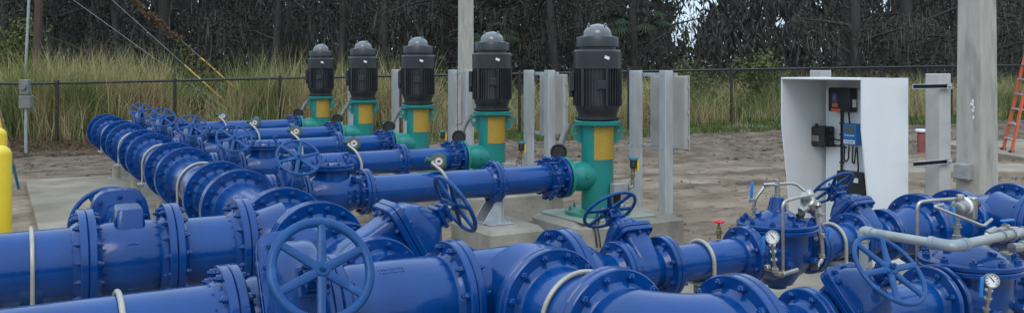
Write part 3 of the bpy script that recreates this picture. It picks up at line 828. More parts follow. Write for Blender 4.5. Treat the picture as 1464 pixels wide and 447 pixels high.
# little air valves beside the green columns
av0 = None
for i, v in enumerate(LV):
    lab = 'small brass air valve with black head and yellow tag beside the %s green pump column' % ORD[i]
    loc = (PX + .285, v - .215, .66)
    if i == 0:
        av0 = thing('air_valve', lab, 'air valve', loc, group='small air valves at the pumps')
        b = MB(); b.cyl((0, 0, 0), (0, 0, .05), .014, 12); b.hexb((0, 0, .03), (0, 0, 1), .028, .035); b.cyl((0, 0, .06), (.012, 0, .12), .02, 14); b.hexb((.008, 0, .09), (0, 0, 1), .026, .03)
        b.build('stem', 'bronze', av0)
        b = MB(); b.lathe([(.12, .026), (.125, .036), (.19, .036), (.20, .03)], 20, Matrix.Translation((.01, 0, 0)) @ axis_frame((0, 0, 1))); b.build('body', 'black', av0)
        b = MB(); b.lathe([(.20, .04), (.205, .047), (.222, .047), (.228, .04), (.229, 0)], 20, Matrix.Translation((.01, 0, 0)) @ axis_frame((0, 0, 1))); b.build('lid', 'teal', av0)
        b = MB(); b.box((.048, -.02, .145), (.018, .03, .11), .003); b.build('lever', 'yellow', av0)
    else: dup(av0, loc, label=lab)
# flow transmitters on bent arms
ft0 = None
for i, v in enumerate(LV):
    lab = 'green round transmitter with red dial on bent arm over the %s discharge pipe' % ORD[i]
    loc = (3.47, v - .03, AX + .125)
    if i == 0:
        ft0 = thing('flow_transmitter', lab, 'transmitter', loc, group='dial transmitters over the discharge pipes')
        b = MB(); b.tube([(.09, -.15, -.34), (.09, -.15, -.10), (.05, -.10, .02), (-.03, -.03, .10), (.0, .0, .105)], .0145, 10, fillet=.05)
        b.hexb((.09, -.15, -.20), (0, 0, 1), .022, .03); b.build('arm', 'strap', ft0)
        b = MB(); T = Matrix.Translation((.06, .03, .10)) @ axis_frame((-.25, -.92, .22))
        b.lathe([(-.09, .035), (-.08, .058), (-.02, .062), (.0, .075), (.03, .075), (.038, .066), (.0385, .0)], 28, T); b.cyl((.05, .03, .10), (-.06, .05, .125), .026, 14, ch=.004)
        for k in range(6): b.box((.014, 0, .076), (.03, .035, .012), .003, T @ Matrix.Rotation(2 * PI * k / 6, 4, 'X'))
        b.build('case', 'tgreen', ft0)
        b = MB(); b.ring(.0385, .044, .046, .034, 28, T); b.build('dial_rim', 'redpipe', ft0)
        b = MB(); b.lathe([(.042, 0), (.0415, .034)], 28, T); d = b.build('dial', 'dialgrey', ft0)
        b = MB(); b.box((.043, 0, .0), (.002, .028, .020), .001, T); b.build('display', 'black', d)
    else: dup(ft0, loc, label=lab)

# cabling on the nearest pad: black loop with an orange band, rising to the green base
o = thing('cable', 'black cable loop with orange band lying on the nearest pump pad', 'cable', (4.95, 6.95, .10))
b = MB()
P = [(-.02, -.08, .0), (-.02, -.06, .12), (.0, .0, .19), (.10, .10, .235), (.20, .22, .26), (.26, .26, .275)]
b.tube(P, .010, 8, fillet=.06); b.tube([(p[0] + .03, p[1] - .015, p[2] - .004) for p in P], .008, 8, fillet=.06)
b.tube([(.0, .0, .195), (.015, .03, .14), (.045, .03, .16), (.06, .06, .22)], .009, 8, fillet=.04); b.build('cord', 'black', o)
b = MB(); b.tube([(.20, .22, .262), (.26, .26, .279), (.34, .31, .285)], .0115, 8, fillet=.03); b.build('band', 'orange', o)

# ------------------------------------------------------------------ mounting frames with equipment boxes beside the pumps
fr0 = bx0 = None
for i, v in enumerate(LV):
    la = 'pair of grey metal posts with slotted rails beside the %s pump' % ORD[i]
    lb = 'flat grey metal box on the post frame of the %s pump' % ORD[i]
    loc = (6.0, v - .28, PAD - .01); loc2 = (6.035, v - .52, .965)
    if i == 0:
        fr0 = thing('mounting_frame', la, 'post frame', loc, group='metal post frames beside the pumps')
        for dy in (0, .50):
            b = MB(); b.box((0, dy, .74), (.105, .105, 1.48), .006); b.hexb((-.053, dy, 1.44), (-1, 0, 0), .010, .008); b.hexb((-.053, dy, .68), (-1, 0, 0), .010, .008)
            b.build('post', 'alu', fr0)
        for z in (1.435, .67):
            b = MB(); b.box((.066, .22, z), (.024, .62, .041), .003)
            for k in range(9): b.box((.0535, .02 + k * .05, z), (.004, .026, .014), .001)
            b.build('rail', 'galv', fr0)
    else: dup(fr0, loc, label=la)
    if i == 0:
        bx0 = thing('equipment_box', lb, 'equipment box', loc2, group='flat boxes on the post frames')
        b = MB(); b.box((.035, .28, .375), (.05, .55, .74), .004)
        b.build('case', 'boxgrey', bx0)
        b = MB(); b.box((.066, .28, .375), (.010, .57, .76), .003)
        for z in (.12, .38, .64): b.box((.055, -.0, z), (.02, .012, .04), .002)
        b.build('door', 'boxgrey', bx0)
    else: dup(bx0, loc2, label=lb)

# ------------------------------------------------------------------ left pipe (A), link valve, big pipe (B)
VA, VB, VC = 5.50, 3.80, 2.60
tee('blue header tee where the upper left foreground pipe joins, nearest tee of the header', TA, 16, .36, 16, (HX, VA, AX), (0, 0, PI / 2), 'tees along the big blue header')
L = LV[0] - TA - (VA + TA)
spool('pipe_spool', 'blue header pipe just behind the tee of the upper left pipe', L, 16, (HX, VA + TA, AX), ROT_V, 'big blue header pipes')
# A runs left from the tee
AL = HX - .36
spool('pipe_spool', 'short blue pipe piece between the left gate valve and the header tee', AL - .885, 16, (.885, VA, AX))
gate_valve('large blue gate valve on the upper left pipe, lying back with its wheel behind', 16, .225, .96, .255, (.66, VA, AX), (R_(-87), 0, 0), rim=.016, pad=True, fs=(1.25, 1.10), e=3.6, hk=.48)
spool('pipe_spool', 'blue pipe running off the left edge, upper of two, with pale strap', 4.5, 16, (-4.065, VA, AX), fl=(0, 1))
pipe_support('support with pale strap on the upper left foreground pipe', .203, (.17, VA, AX), False, kind='thin')
# link between A tee and B tee: gate valve leaning right
yb = VB + .40
gate_valve('large blue gate valve leaning right between the two foreground pipes', 12, .25, .66, .19, (HX, yb + .25, AX), (R_(60), 0, PI / 2), rim=.0135, hk=.62)
reducer('blue pipe reducer between the leaning valve and the header tee', VA - TA - (yb + .5), 16, 12, (HX, VA - TA, AX), (0, 0, -PI / 2))
# B from left to right
T1L = 1.26; T1R = 1.89
spool('pipe_spool', 'blue pipe in the bottom left corner, lower of two, with pale strap', 4.7, 14, (T1L - .42 - 4.7, VB, AX), fl=(0, 1))
pipe_support('support with pale strap on the lowest left foreground pipe', .195, (.42, VB, AX), False, kind='thin')
gate_valve('blue gate valve with the large handwheel facing the camera at bottom', 14, .21, .68, .205, (T1L - .21, VB, AX), (R_(60), 0, 0), rim=.0185, rot0=PI / 2 - .16, hk=.5)
tee('large blue tee with raised cast marks right of the big front handwheel', (T1R - T1L) / 2, 14, yb - VB, 12, ((T1L + T1R) / 2, VB, AX), (0, 0, 0), marks=True, boff=HX - (T1L + T1R) / 2)
T2X = T1R + .31            # second tee of the big pipe
t2 = tee('blue tee whose bolted branch faces the camera, bottom centre', .31, 14, .37, 14, (T2X, VB, AX), (PI, 0, 0))
# raised cast letters on the branch flange face ring (as on the casting)
def letter_E(b, T, s):
    b.box((-.30 * s, 0, 0), (.16 * s, .010, s), .001, T)
    for z, w in ((-.42, .62), (0, .50), (.42, .62)): b.box(((-.38 + w / 2) * s, 0, z * s), (w * s, .010, .15 * s), .001, T)
b = MB()
for a in (62, 28):
    aa = R_(a); R0 = .236
    # on the back of the flange (towards -Y when seen by the viewer)
    T = Matrix.Translation((T2X + R0 * math.cos(aa), VB - .37 - .0405, AX + R0 * math.sin(aa))) @ Matrix.Rotation(PI / 2 - aa, 4, 'Y')
    letter_E(b, T, .036)
RX0 = T2X + .31
o = spool('pipe_spool', 'short blue pipe with pale strap coming forward from the bottom centre tee', VB - .37 - (VC + .36), 14, (T2X, VB - .37, AX), (0, 0, -PI / 2))
le = b.build('cast_letter', 'blue_cast', None)
le.parent = o; le.matrix_parent_inverse = (Matrix.Translation((T2X, VB - .37, AX)) @ Matrix.Rotation(-PI / 2, 4, 'Z')).inverted()
pipe_support('support with pale strap on the short pipe at bottom centre', .195, (T2X, (VB - .37 + VC + .36) / 2 - .02, AX), True, kind='thin')
elbow('blue elbow turning right at the bottom edge', 14, .36, (T2X, VC, AX))
RX1 = T2X + .36
reducer('blue reducer after the bottom centre tee, on the farther of two valve runs', 2.87 - RX0, 14, 8, (RX0, VB, AX))
reducer('blue reducer after the elbow at the bottom edge, on the nearer valve run', 2.95 - RX1, 14, 8, (RX1, VC, AX))
GX0 = 2.87                   # start of the small gate valve on run B
GXC = 2.95
SGL = dict(rim=.0105, hk=.72)
g0 = gate_valve('small blue gate valve leaning away in front of the nearest concrete pad', 8, .15, .40, .168, (GX0 + .15, VB, AX), (R_(-45), 0, 0), 'small gate valves of the two valve runs', **SGL)
dup(g0, (GXC + .15, VC, AX), (R_(45), 0, 0), label='small blue gate valve leaning to the camera, wheel before the nearer control valve')
S0 = GX0 + .30; PRX = 4.05; PRL = .27
spool('pipe_spool', 'short blue pipe with pale strap and red tap left of the farther control valve', PRX - PRL - S0, 8, (S0, VB, AX))
spool('pipe_spool', 'short blue pipe beneath the nearer tilted handwheel, on the nearer valve run', PRX - PRL - GXC - .30, 8, (GXC + .30, VC, AX))
pipe_support('support with pale strap on the short pipe left of the farther control valve', .104, (S0 + .27, VB, AX), False, kind='thin')
G2 = 4.87
spool('pipe_spool', 'short blue pipe with pale strap in front of the white cabinet', G2 - .15 - (PRX + PRL), 8, (PRX + PRL, VB, AX))
pipe_support('support with pale strap between the farther control valve and the gate valve', .104, (4.52, VB, AX), False, kind='thin')
dup(g0, (G2, VB, AX), (R_(-45), 0, 0), label='small blue gate valve leaning away in front of the white cabinet')
spool('pipe_spool', 'blue pipe leaving the nearer control valve at the right edge', .8, 8, (PRX + PRL, VC, AX))
rb = reducer('blue pipe increaser with big bolted flange in front of the tall right concrete pole', .36, 12, 8, (G2 + .15 + .36, VB, AX), (0, 0, PI), marks=True)
I1 = G2 + .15 + .36
spool('pipe_spool', 'blue pipe behind the pilot valve, right of the increaser', .42, 12, (I1, VB, AX))
tee('blue tee at the right edge below the tall concrete pole', .34, 12, .36, 12, (I1 + .42 + .34, VB, AX), (PI, 0, 0))
spool('pipe_spool', 'blue pipe coming forward from the tee at the right edge', .7, 12, (I1 + .76, VB - .36, AX), (0, 0, -PI / 2))

def cluster(b, p, r, d=(0, 0, 1)):
    """Knobbly little fitting body."""
    b.hexb(Vector(p) - Vector(d) * r * .5, d, r, r)
def gauge(parent, p, face, stem_to, R=.037):
    """Dial gauge with a stem; parts under the control valve."""
    p = Vector(p); f = Vector(face).normalized(); T = Matrix.Translation(p) @ axis_frame(f)
    g = MB(); g.lathe([(-.014, R * .7), (-.012, R * .95), (.010, R), (.016, R * 1.06), (.022, R * 1.04), (.022, R * .90), (.017, R * .88)], 32, T)
    st = Vector(stem_to); g.cyl(p + Vector((0, 0, -R * .8)), st, .0085, 10)
    q = (st - p).normalized()
    for k in (.3, .52, .8): cluster(g, p + (st - p) * k, .015, q)
    o = g.build('pressure_gauge', 'steel', parent)
    d = MB(); d.lathe([(.018, 0), (.0175, R * .89)], 32, T); dd = d.build('dial', 'label', o)
    n = MB(); n.box((.0195, .004, .004), (.0015, .004, R * .9), 0, T @ Matrix.Rotation(R_(38), 4, 'X'))
    for k in range(9):
        a = R_(-130 + 32 * k); n.box((.0195, 0, R * .72), (.0012, .0025, .007), 0, T @ Matrix.Rotation(a, 4, 'X'))
    n.build('needle', 'black', o)
def lever(parent, p, q, name='lever_handle', r=.010):
    b = MB(); p, q = Vector(p), Vector(q); d = (q - p)
    T = Matrix.Translation((p + q) / 2) @ axis_frame(d)
    b.box((0, 0, 0), (d.length, .020, .011), .005, T, seg=2); b.build(name, 'bluehandle', parent)
def control_valve(label, loc, far):
    """Globe control valve with domed cover and stainless pilot plumbing. far=True: the pilot sits behind the cover."""
    r, Rf, t, nb, br = SZ[8]; L = PRL
    o = thing('control_valve', label, 'control valve', loc, group='globe control valves with pilot tubing')
    b = MB()
    b.lathe([(-L + .004, r), (-L + .06, r), (-L + .10, r * 1.12), (-.10, r * 1.62), (0, r * 1.72), (.10, r * 1.62), (L - .10, r * 1.12), (L - .06, r), (L - .004, r)], 56)
    UP = axis_frame((0, 0, 1))
    b.lathe([(-.20, .07), (-.195, .09), (-.15, .12), (-.05, .175), (.02, .188), (.10, .195), (.118, .21)], 56, UP)
    b.lathe([(-.225, .045), (-.22, .055), (-.19, .055)], 20, UP)
    for s in (-1, 1): b.lathe([(.16, .022), (.205, .022), (.21, .018)], 6, Matrix.Translation((s * .10, 0, -.04)) @ axis_frame((0, -1, 0)))
    b.build('body', 'blue_cast', o)
    c = MB()
    c.ring(.118, .145, .238, .05, 64, UP)
    c.ring(.147, .172, .238, .05, 64, UP)
    c.lathe([(.165, .172), (.180, .165), (.205, .125), (.228, .085), (.240, .062)], 56, UP)
    for k in range(10):
        a = 2 * PI * k / 10; c.hexb((.205 * math.cos(a), .205 * math.sin(a), .172), (0, 0, 1), .0165, .022, .006)
    for a in (.6, 2.7, 4.6):
        c.hexb((.115 * math.cos(a), .115 * math.sin(a), .203), (.3 * math.cos(a), .3 * math.sin(a), 1), .021, .024)
    c.build('cover', 'blue_cast', o)
    if not far:
        n = MB(); n.lathe([(.236, .062), (.25, .056), (.315, .040), (.32, .034), (.321, 0)], 28, UP); n.build('stem_housing', 'blue_cast', o)
        n = MB(); n.cyl((0, 0, .318), (0, 0, .425), .0145, 14, ch=.003); n.hexb((0, 0, .32), (0, 0, 1), .02, .016); n.build('indicator_rod', 'steel', o)
    # gauge at the front left
    gauge(o, (-.335 if not far else -.285, -.275, .155), (-.58, -.80, .12), (-.27 if not far else -.26, -.235, -.02), R=.037 if not far else .030)
    s = MB(); y = -.235
    s.tube([(-.27, y, -.02), (-.27, y, -.06), (-.20, y + .01, -.075), (-.06, y + .03, -.07)], .014, 10, fillet=.03)
    cluster(s, (-.27, y, -.04), .022); cluster(s, (-.20, y + .01, -.072), .020, (1, 0, 0)); s.hexb((-.29, y + .03, -.03), (-1, 0, 0), .018, .02)
    s.tube([(-.27, y, -.045), (-.27, y + .10, -.045)], .012, 10)
    s.build('front_fitting', 'steel', o)
    lever(o, (-.392, -.27, .165), (-.389, -.262, .075) ) if not far else lever(o, (-.337, -.27, .175), (-.335, -.262, .085))
    if not far:
        q = MB()
        q.tube([(-.185, y + .02, -.06), (-.185, y + .02, .33), (-.09, y + .02, .345), (.10, y + .06, .345)], .0095, 10, fillet=.035)
        q.tube([(.02, .0, .36), (-.02, -.01, .395), (-.10, .03, .395), (.12, -.03, .395), (.15, -.08, .35)], .0085, 8, fillet=.03)
        q.tube([(-.13, .06, .17), (-.13, .06, .30), (-.06, .03, .395), (.0, .02, .395)], .0095, 10, fillet=.04)
        for k in (.20, .25, .30): cluster(q, (-.13, .06, k), .017)
        q.tube([(.165, -.14, .26), (.185, -.175, .05), (.185, -.175, -.05), (.12, -.185, -.07)], .0145, 10, fillet=.04)
        for zz in (.22, .10, -.02): cluster(q, (.184, -.172, zz), .021)
        cluster(q, (.12, -.185, -.07), .024, (1, 0, 0))
        q.build('pilot_tubing', 'steel', o)
        p = MB()
        T = Matrix.Translation((.145, -.12, .275))
        p.lathe([(-.10, .018), (-.085, .03), (-.05, .032), (-.04, .044), (.0, .046), (.03, .040), (.05, .028), (.08, .026), (.09, .018)], 20, T @ axis_frame((.55, .1, -.55)))
        p.lathe([(0, .03), (.05, .034), (.075, .028), (.09, .016)], 16, T @ axis_frame((.1, .2, 1)))
        p.lathe([(0, .026), (.10, .024), (.11, .018)], 16, T @ axis_frame((-1, -.2, -.25)))
        for d in ((1, .2, .2), (-.3, .3, 1), (.2, -1, .1)): p.hexb(T.translation + Vector(d) * .035, d, .02, .028, .012)
        p.build('pilot_valve', 'steel', o)
        p = MB(); p.cyl((.05, -.15, .235), (.0, -.16, .225), .018, 12, ch=.004); p.build('pilot_cap', 'black', o)
        lever(o, (-.155, .05, .41), (-.158, .055, .315)); cluster(q2 := MB(), (-.145, .06, .30), .02); q2.build('ball_valve', 'steel', o); lever(o, (.285, -.15, .13), (.280, -.145, .03))
    else:
        q = MB()
        q.tube([(.02, .30, -.03), (.02, .30, .40), (.10, .28, .405), (.28, .25, .405)], .0095, 10, fillet=.035)
        q.tube([(.42, .15, .30), (.30, .12, .28), (.08, .25, .38), (.16, .25, .385)], .008, 8, fillet=.02)
        q.tube([(.26, .24, .36), (.26, .24, .19), (.25, .20, .12)], .016, 10, fillet=.03)
        for zz in (.16, .21, .27): cluster(q, (.26, .24, zz), .022)
        q.tube([(.18, .03, .175), (.18, .03, .27), (.30, .06, .275)], .014, 10, fillet=.03)
        for zz in (.19, .23): cluster(q, (.18, .03, zz), .021)
        q.tube([(.18, .03, .27), (.33, .03, .28), (.46, -.02, .27)], .012, 10, fillet=.03); cluster(q, (.35, .03, .28), .022, (1, 0, 0))
        q.build('pilot_tubing', 'steel', o)
        p = MB(); T = Matrix.Translation((.29, .24, .36))
        p.lathe([(-.055, .02), (-.05, .036), (-.015, .040), (-.012, .046), (.012, .046), (.015, .040), (.05, .036), (.06, .022), (.075, .020)], 24, T @ axis_frame((1, .15, .15)))
        p.hexb((.29, .24, .30), (0, 0, 1), .024, .03); p.hexb((.29, .24, .40), (0, 0, 1), .02, .03)
        p.box((.39, .24, .35), (.04, .05, .12), .008); p.build('pilot_valve', 'steel', o)
        p = MB(); p.lathe([(.016, .0475), (.045, .0475), (.05, .038)], 24, T @ axis_frame((1, .15, .15))); p.build('pilot_band', 'label', o)
        p = MB(); p.cyl((.41, .24, .36), (.46, .25, .365), .019, 12, ch=.004); p.build('pilot_cap', 'black', o)
        lever(o, (.20, .22, .375), (.205, .215, .28)); lever(o, (.43, .20, .33), (.44, .19, .25)); lever(o, (.27, .01, .325), (.36, .0, .325))
        p = MB(); p.cyl((.33, -.06, .20), (.48, -.07, .185), .035, 20, ch=.006); p.cyl((.25, -.055, .205), (.33, -.06, .20), .024, 16); p.build('strainer', 'steel', o)
    flange(o, -L, 1, r, Rf, t, nb, br); flange(o, L, -1, r, Rf, t, nb, br)
    return o
control_valve('blue control valve with upright indicator rod and steel tubing, farther of two', (PRX, VB, AX), False)
control_valve('blue control valve with wide bolted cover under grey pipe at right edge, nearer of two', (PRX + .03, VC, AX), True)

# red taps
tap0 = thing('tap', 'small red wheel tap behind the strapped blue pipe left of the farther control valve', 'tap', (3.69, 3.915, AX + .085), group='small red wheel taps')
b = MB(); b.cyl((0, 0, 0), (0, 0, .07), .013, 12); b.hexb((0, 0, .03), (0, 0, 1), .02, .024); b.cyl((0, 0, .06), (0, 0, .10), .007, 10); b.build('stem', 'bronze', tap0)
b = MB(); T = Matrix.Translation((0, 0, .10)) @ axis_frame((0, 0, 1)); b.torus(.028, .0065, T, 24, 8)
b.lathe([(-.006, .011), (.008, .011)], 12, T)
for k in range(5):
    a = 2 * PI * k / 5; b.cyl((0, 0, .10), (.028 * math.cos(a), .028 * math.sin(a), .10), .006, 8)
b.build('wheel', 'red', tap0)
dup(tap0, (3.93, 2.12, .66), label='small red wheel tap at the bottom right corner')
# the grey galvanised pipe over the nearer control valve
o = thing('galvanised_pipe', 'galvanised grey water pipe with elbows crossing over the nearer control valve', 'pipe', (3.66, 2.82, SLAB))
b = MB(); zz = 1.005 - SLAB; q = .0220
b.tube([(0, .06, zz - .30), (0, .06, zz), (0, .03, zz)], q, 16, fillet=.05); b.tube([(0, .03, zz), (.03, -.33, zz)], q, 16)
b.tube([(.03, -.33, zz), (.03, -.375, zz), (.06, -.385, zz)], q, 16, fillet=.04)
b.tube([(.05, -.385, zz), (.85, -.36, zz + .012)], q, 16); b.build('barrel', 'galvpipe', o)
b = MB(); b.cyl((0, .06, zz - .05), (0, .06, zz - .01), q * 1.28, 18); b.tube([(0, .06, zz - .03), (0, .06, zz), (.002, .01, zz)], q * 1.22, 16, fillet=.05); b.build('elbow', 'galvpipe', o)
b = MB(); b.tube([(.027, -.29, zz), (.03, -.378, zz), (.11, -.385, zz)], q * 1.25, 16, fillet=.05); b.cyl((.024, -.275, zz), (.027, -.30, zz), q * 1.36, 18); b.cyl((.10, -.385, zz), (.13, -.384, zz), q * 1.36, 18); b.build('elbow', 'bluegalv', o)
b = MB(); b.tube([(.0045, -.02, zz), (.0085, -.07, zz)], q * 1.015, 16); b.build('pipe_sticker', 'bluegalv', o)
b = MB()
for x in (.42, .50, .60):
    b = MB(); b.hexb((x, -.372, zz + .006), (1, .03, 0), q * 1.25, .035); b.build('union', 'steel', o)
b = MB(); b.cyl((0, .06, zz - .33), (0, .06, zz - .30), q * 1.5, 18); b.cyl((0, .06, -.0), (0, .06, zz - .33), q, 16); b.build('riser', 'galvpipe', o)

# ------------------------------------------------------------------ white instrument cabinet
CXF, CY0, CY1, CXB = 6.08, 4.80, 5.66, 6.66
cab = thing('instrument_cabinet', 'white open fronted instrument cabinet with flared side panels on concrete posts', 'cabinet', (CXF, CY0, .06))
zt, zb = 1.715 - .06, .10
side = [(0, zt), (.585, zt), (.585, zb), (.15, zb), (.06, zt - .85), (.0, zt - .42)]
for y in (0, CY1 - CY0 - .014):
    b = MB(); b.prism(side, .014, Matrix.Translation((0, y, 0))); b.build('side_panel', 'white', cab, smooth=20)
b = MB(); b.box((.575, (CY1 - CY0) / 2, (zt + zb) / 2), (.014, CY1 - CY0 - .030, zt - zb - .004), .002); b.build('back_panel', 'white', cab)
b = MB(); b.box((.285, (CY1 - CY0) / 2, zt - .009), (.60, CY1 - CY0 - .032, .014), .002); b.build('top_panel', 'white', cab)
b = MB(); b.box((.535, .425, (zt + zb) / 2 - .03), (.012, .78, zt - zb - .16), .002)
for y in (.07, .77):
    for z in (.5, 1.56): b.hexb((.529, y, z - .0), (-1, 0, 0), .010, .006)
b.build('mounting_plate', 'whiteplate', cab)
BX = CXF + .528          # front of the plate
def inst(name, label, cat, y, z): return thing(name, label, cat, (BX, y, z))
# black controller, orange strip
o = inst('controller', 'black square controller with orange strip, topmost on the white cabinet plate', 'controller', 5.38, 1.515)
b = MB(); b.box((-.055, 0, 0), (.10, .24, .215), .012, seg=2); b.box((-.005, 0, 0), (.010, .20, .19), .002); b.build('case', 'black', o)
b = MB(); b.box((-.1065, .045, .015), (.003, .055, .085), .001); b.build('screen', 'screen_blue', o)
b = MB(); b.box((-.1082, .045, .018), (.002, .020, .020), .001); b.build('icon', 'orange', o)
b = MB(); b.box((-.1068, .04, -.048), (.003, .065, .032), .001); b.build('orange_label', 'orange', o)
b = MB(); b.box((-.1066, .035, -.092), (.0035, .10, .026), .001); b.build('orange_strip', 'orange', o)
b = MB(); b.box((-.05, -.122, -.03), (.05, .004, .07), .001); b.build('side_label', 'label', o)
# dark box
o = inst('junction_box', 'dark brown junction box with pale label on the left of the cabinet plate', 'junction box', 5.60, 1.175)
b = MB(); b.box((-.075, 0, 0), (.14, .18, .185), .008); b.box((-.148, 0, 0), (.012, .16, .165), .006); b.cyl((-.10, .03, .09), (-.10, .03, .115), .014, 12)
for z in (-.06, .0, .06): b.cyl((-.07, -.09, z), (-.07, -.125, z), .020, 14, ch=.003)
b.build('case', 'dark_box', o)
b = MB(); b.box((-.1555, .0, -.015), (.003, .075, .05), .001); b.build('label_plate', 'labelgrey', o)
b = MB()
for z in (-.024, -.012, .0): b.box((-.1575, .004, z), (.001, .055, .004), 0)
b.build('label_print', 'dark_box', o)
# blue meter
o = inst('meter', 'bright blue meter with grey screen and white label on the cabinet plate', 'meter', 5.275, 1.215)
b = MB(); b.box((-.05, 0, 0), (.09, .145, .185), .010, seg=2); b.build('case', 'bluecase', o)
b = MB(); b.box((-.0965, .0, .042), (.004, .095, .065), .001); b.build('screen', 'screen', o)
b = MB(); b.box((-.0962, .0, -.067), (.003, .12, .032), .001)
for y in (-.04, -.014, .014, .04): b.box((-.0965, y, -.010), (.004, .019, .010), .001)
b.build('white_label', 'label', o)
b = MB()
for y in (-.03, .0, .03): b.box((-.0982, y, -.067), (.001, .022, .010), 0)
b.build('label_print', 'bluecase', o)
b = MB(); 
for y in (-.04, 0, .04): b.cyl((-.05, y, -.09), (-.05, y, -.115), .011, 10)
b.build('cable_gland', 'labelgrey', o)
o = inst('vent_box', 'black box with white label low on the cabinet plate', 'box', 5.25, .76)
b = MB(); b.box((-.06, 0, 0), (.11, .30, .25), .008); b.box((-.118, 0, .085), (.006, .28, .05), .002); b.build('case', 'black', o)
b = MB(); b.box((-.123, -.06, .06), (.003, .06, .04), .001); b.build('label_plate', 'label', o)
o = inst('cable_bundle', 'black cables and thin conduit running down the cabinet plate', 'cable', 5.42, .9)
b = MB(); b.tube([(-.02, 0, -.20), (-.02, 0, .50), (-.03, .01, .515)], .011, 8)
b.tube([(-.05, -.04, .51), (-.05, -.04, .28), (-.05, -.02, .20), (-.05, .10, .19)], .007, 8, fillet=.05)
b.tube([(-.05, -.10, .51), (-.045, -.11, .40), (-.02, -.115, .36)], .008, 8, fillet=.04)
b.tube([(-.07, .09, .215), (-.07, -.02, .20), (-.05, -.08, .19)], .007, 8, fillet=.03); b.tube([(-.07, .09, .275), (-.07, .0, .25), (-.05, -.08, .26)], .007, 8, fillet=.03)
b.tube([(-.05, -.105, .20), (-.05, -.10, .09), (-.05, -.07, .06), (-.05, -.05, .09), (-.05, -.06, .21)], .007, 8, fillet=.03)
b.tube([(-.05, -.145, .20), (-.05, -.14, .07), (-.05, -.16, .05), (-.05, -.18, .20)], .007, 8, fillet=.03); b.tube([(-.05, -.19, .20), (-.045, -.20, .02), (-.03, -.18, -.03)], .007, 8, fillet=.04)
for z in (-.1, .05, .3, .4): b.box((-.018, 0, z), (.03, .034, .016), .002)
b.build('cord', 'black', o)
# posts and rails carrying the cabinet
def con_post(label, x, y, h, s=.15):
    o = MB(); c = .012
    o.loft([[(sx * (s / 2 - (c if k else 0)), sy * (s / 2 - (0 if k else c)), z) for sx, sy, k in ((-1, -1, 0), (-1, -1, 1), (1, -1, 1), (1, -1, 0), (1, 1, 0), (1, 1, 1), (-1, 1, 1), (-1, 1, 0))] for z in (-.15, h - .006)] + [[(sx * (s / 2 - .008), sy * (s / 2 - .008), h) for sx, sy, k in ((-1, -1, 0), (-1, -1, 1), (1, -1, 1), (1, -1, 0), (1, 1, 0), (1, 1, 1), (-1, 1, 1), (-1, 1, 0))]])
    return tag(o.build('concrete_post', 'postcon', loc=(x, y, 0), smooth=20), label, 'post', 'square concrete posts by the white cabinet')
con_post('square pale concrete post right of the white cabinet, slotted rails bolted to it', 6.98, 4.74, 1.75)
con_post('square pale concrete post hidden behind the white cabinet, only its top showing', 6.93, 5.95, 1.775)
for z, w in ((1.645, 'upper'), (1.01, 'lower')):
    o = thing('slotted_rail', '%s slotted steel rail between white cabinet and concrete post' % w, 'rail', (6.60, 4.655, z), group='slotted rails of the cabinet')
    b = MB(); b.box((.165, -.004, 0), (.50, .006, .041), .001)
    for sz in (-1, 1): b.box((.165, -.016, sz * .018), (.50, .020, .006), .001)
    b.build('channel', 'galv', o)
    b = MB(); b.box((.165, -.0082, 0), (.49, .002, .029), 0); b.build('channel_shade', 'dark_fill', o)  # black strip painted as the shade inside the open channel
    b = MB(); b.hexb((.37, -.024, 0), (0, -1, 0), .016, .014, .01); b.box((.37, -.0285, 0), (.07, .004, .05), .001); b.build('clamp', 'galv', o)

# ------------------------------------------------------------------ concrete utility poles
def con_pole(label, x, y, s0, s1, h, rot=0):
    o = thing('concrete_pole', label, 'pole', (x, y, ground_z(x, y) - .02), (0, 0, rot))
    b = MB(); rings = []
    for k in range(9):
        t = k / 8; s = (s0 + (s1 - s0) * t) / 2; c = s * .12; z = h * t - .1
        rings.append([(-s + c, -s, z), (s - c, -s, z), (s, -s + c, z), (s, s - c, z), (s - c, s, z), (-s + c, s, z), (-s, s - c, z), (-s, -s + c, z)])
    b.loft(rings); b.build('shaft', 'polecon', o, smooth=20); return o
p1 = con_pole('tall thick square concrete pole with grey box, right of the white cabinet', 9.06, 5.70, .315, .20, 8.0)
b = MB(); b.box((-.185, .03, .755), (.11, .17, .17), .008); b.box((-.2465, .03, .755), (.012, .15, .15), .005); b.box((-.2535, .03, .775), (.002, .09, .05), .001)
o = tag(b.build('switch_box', 'labelgrey', loc=p1.location), 'small grey switch box fixed to the tall right concrete pole', 'switch box')
b = MB()
for k, (y, z, w) in enumerate(((-.01, 1.50, .022), (.0, 1.47, .035), (-.02, 1.43, .02), (-.01, 1.405, .026), (-.015, 1.33, .016))): b.sq([(-.001, .02, w * .6, 2.2), (.001, .018, w * .55, 2.2)], Matrix.Translation((-.1478, y - .04, z)) @ Matrix.Rotation(PI / 2, 4, 'Y'), n=14)
b.build('paint_mark', 'label', p1)
v17 = rd((666 - 732) / 1270 * 17, 17)
con_pole('thinner tall concrete pole standing behind the pumps', v17.x, v17.y, .235, .19, 9.0, R_(12))

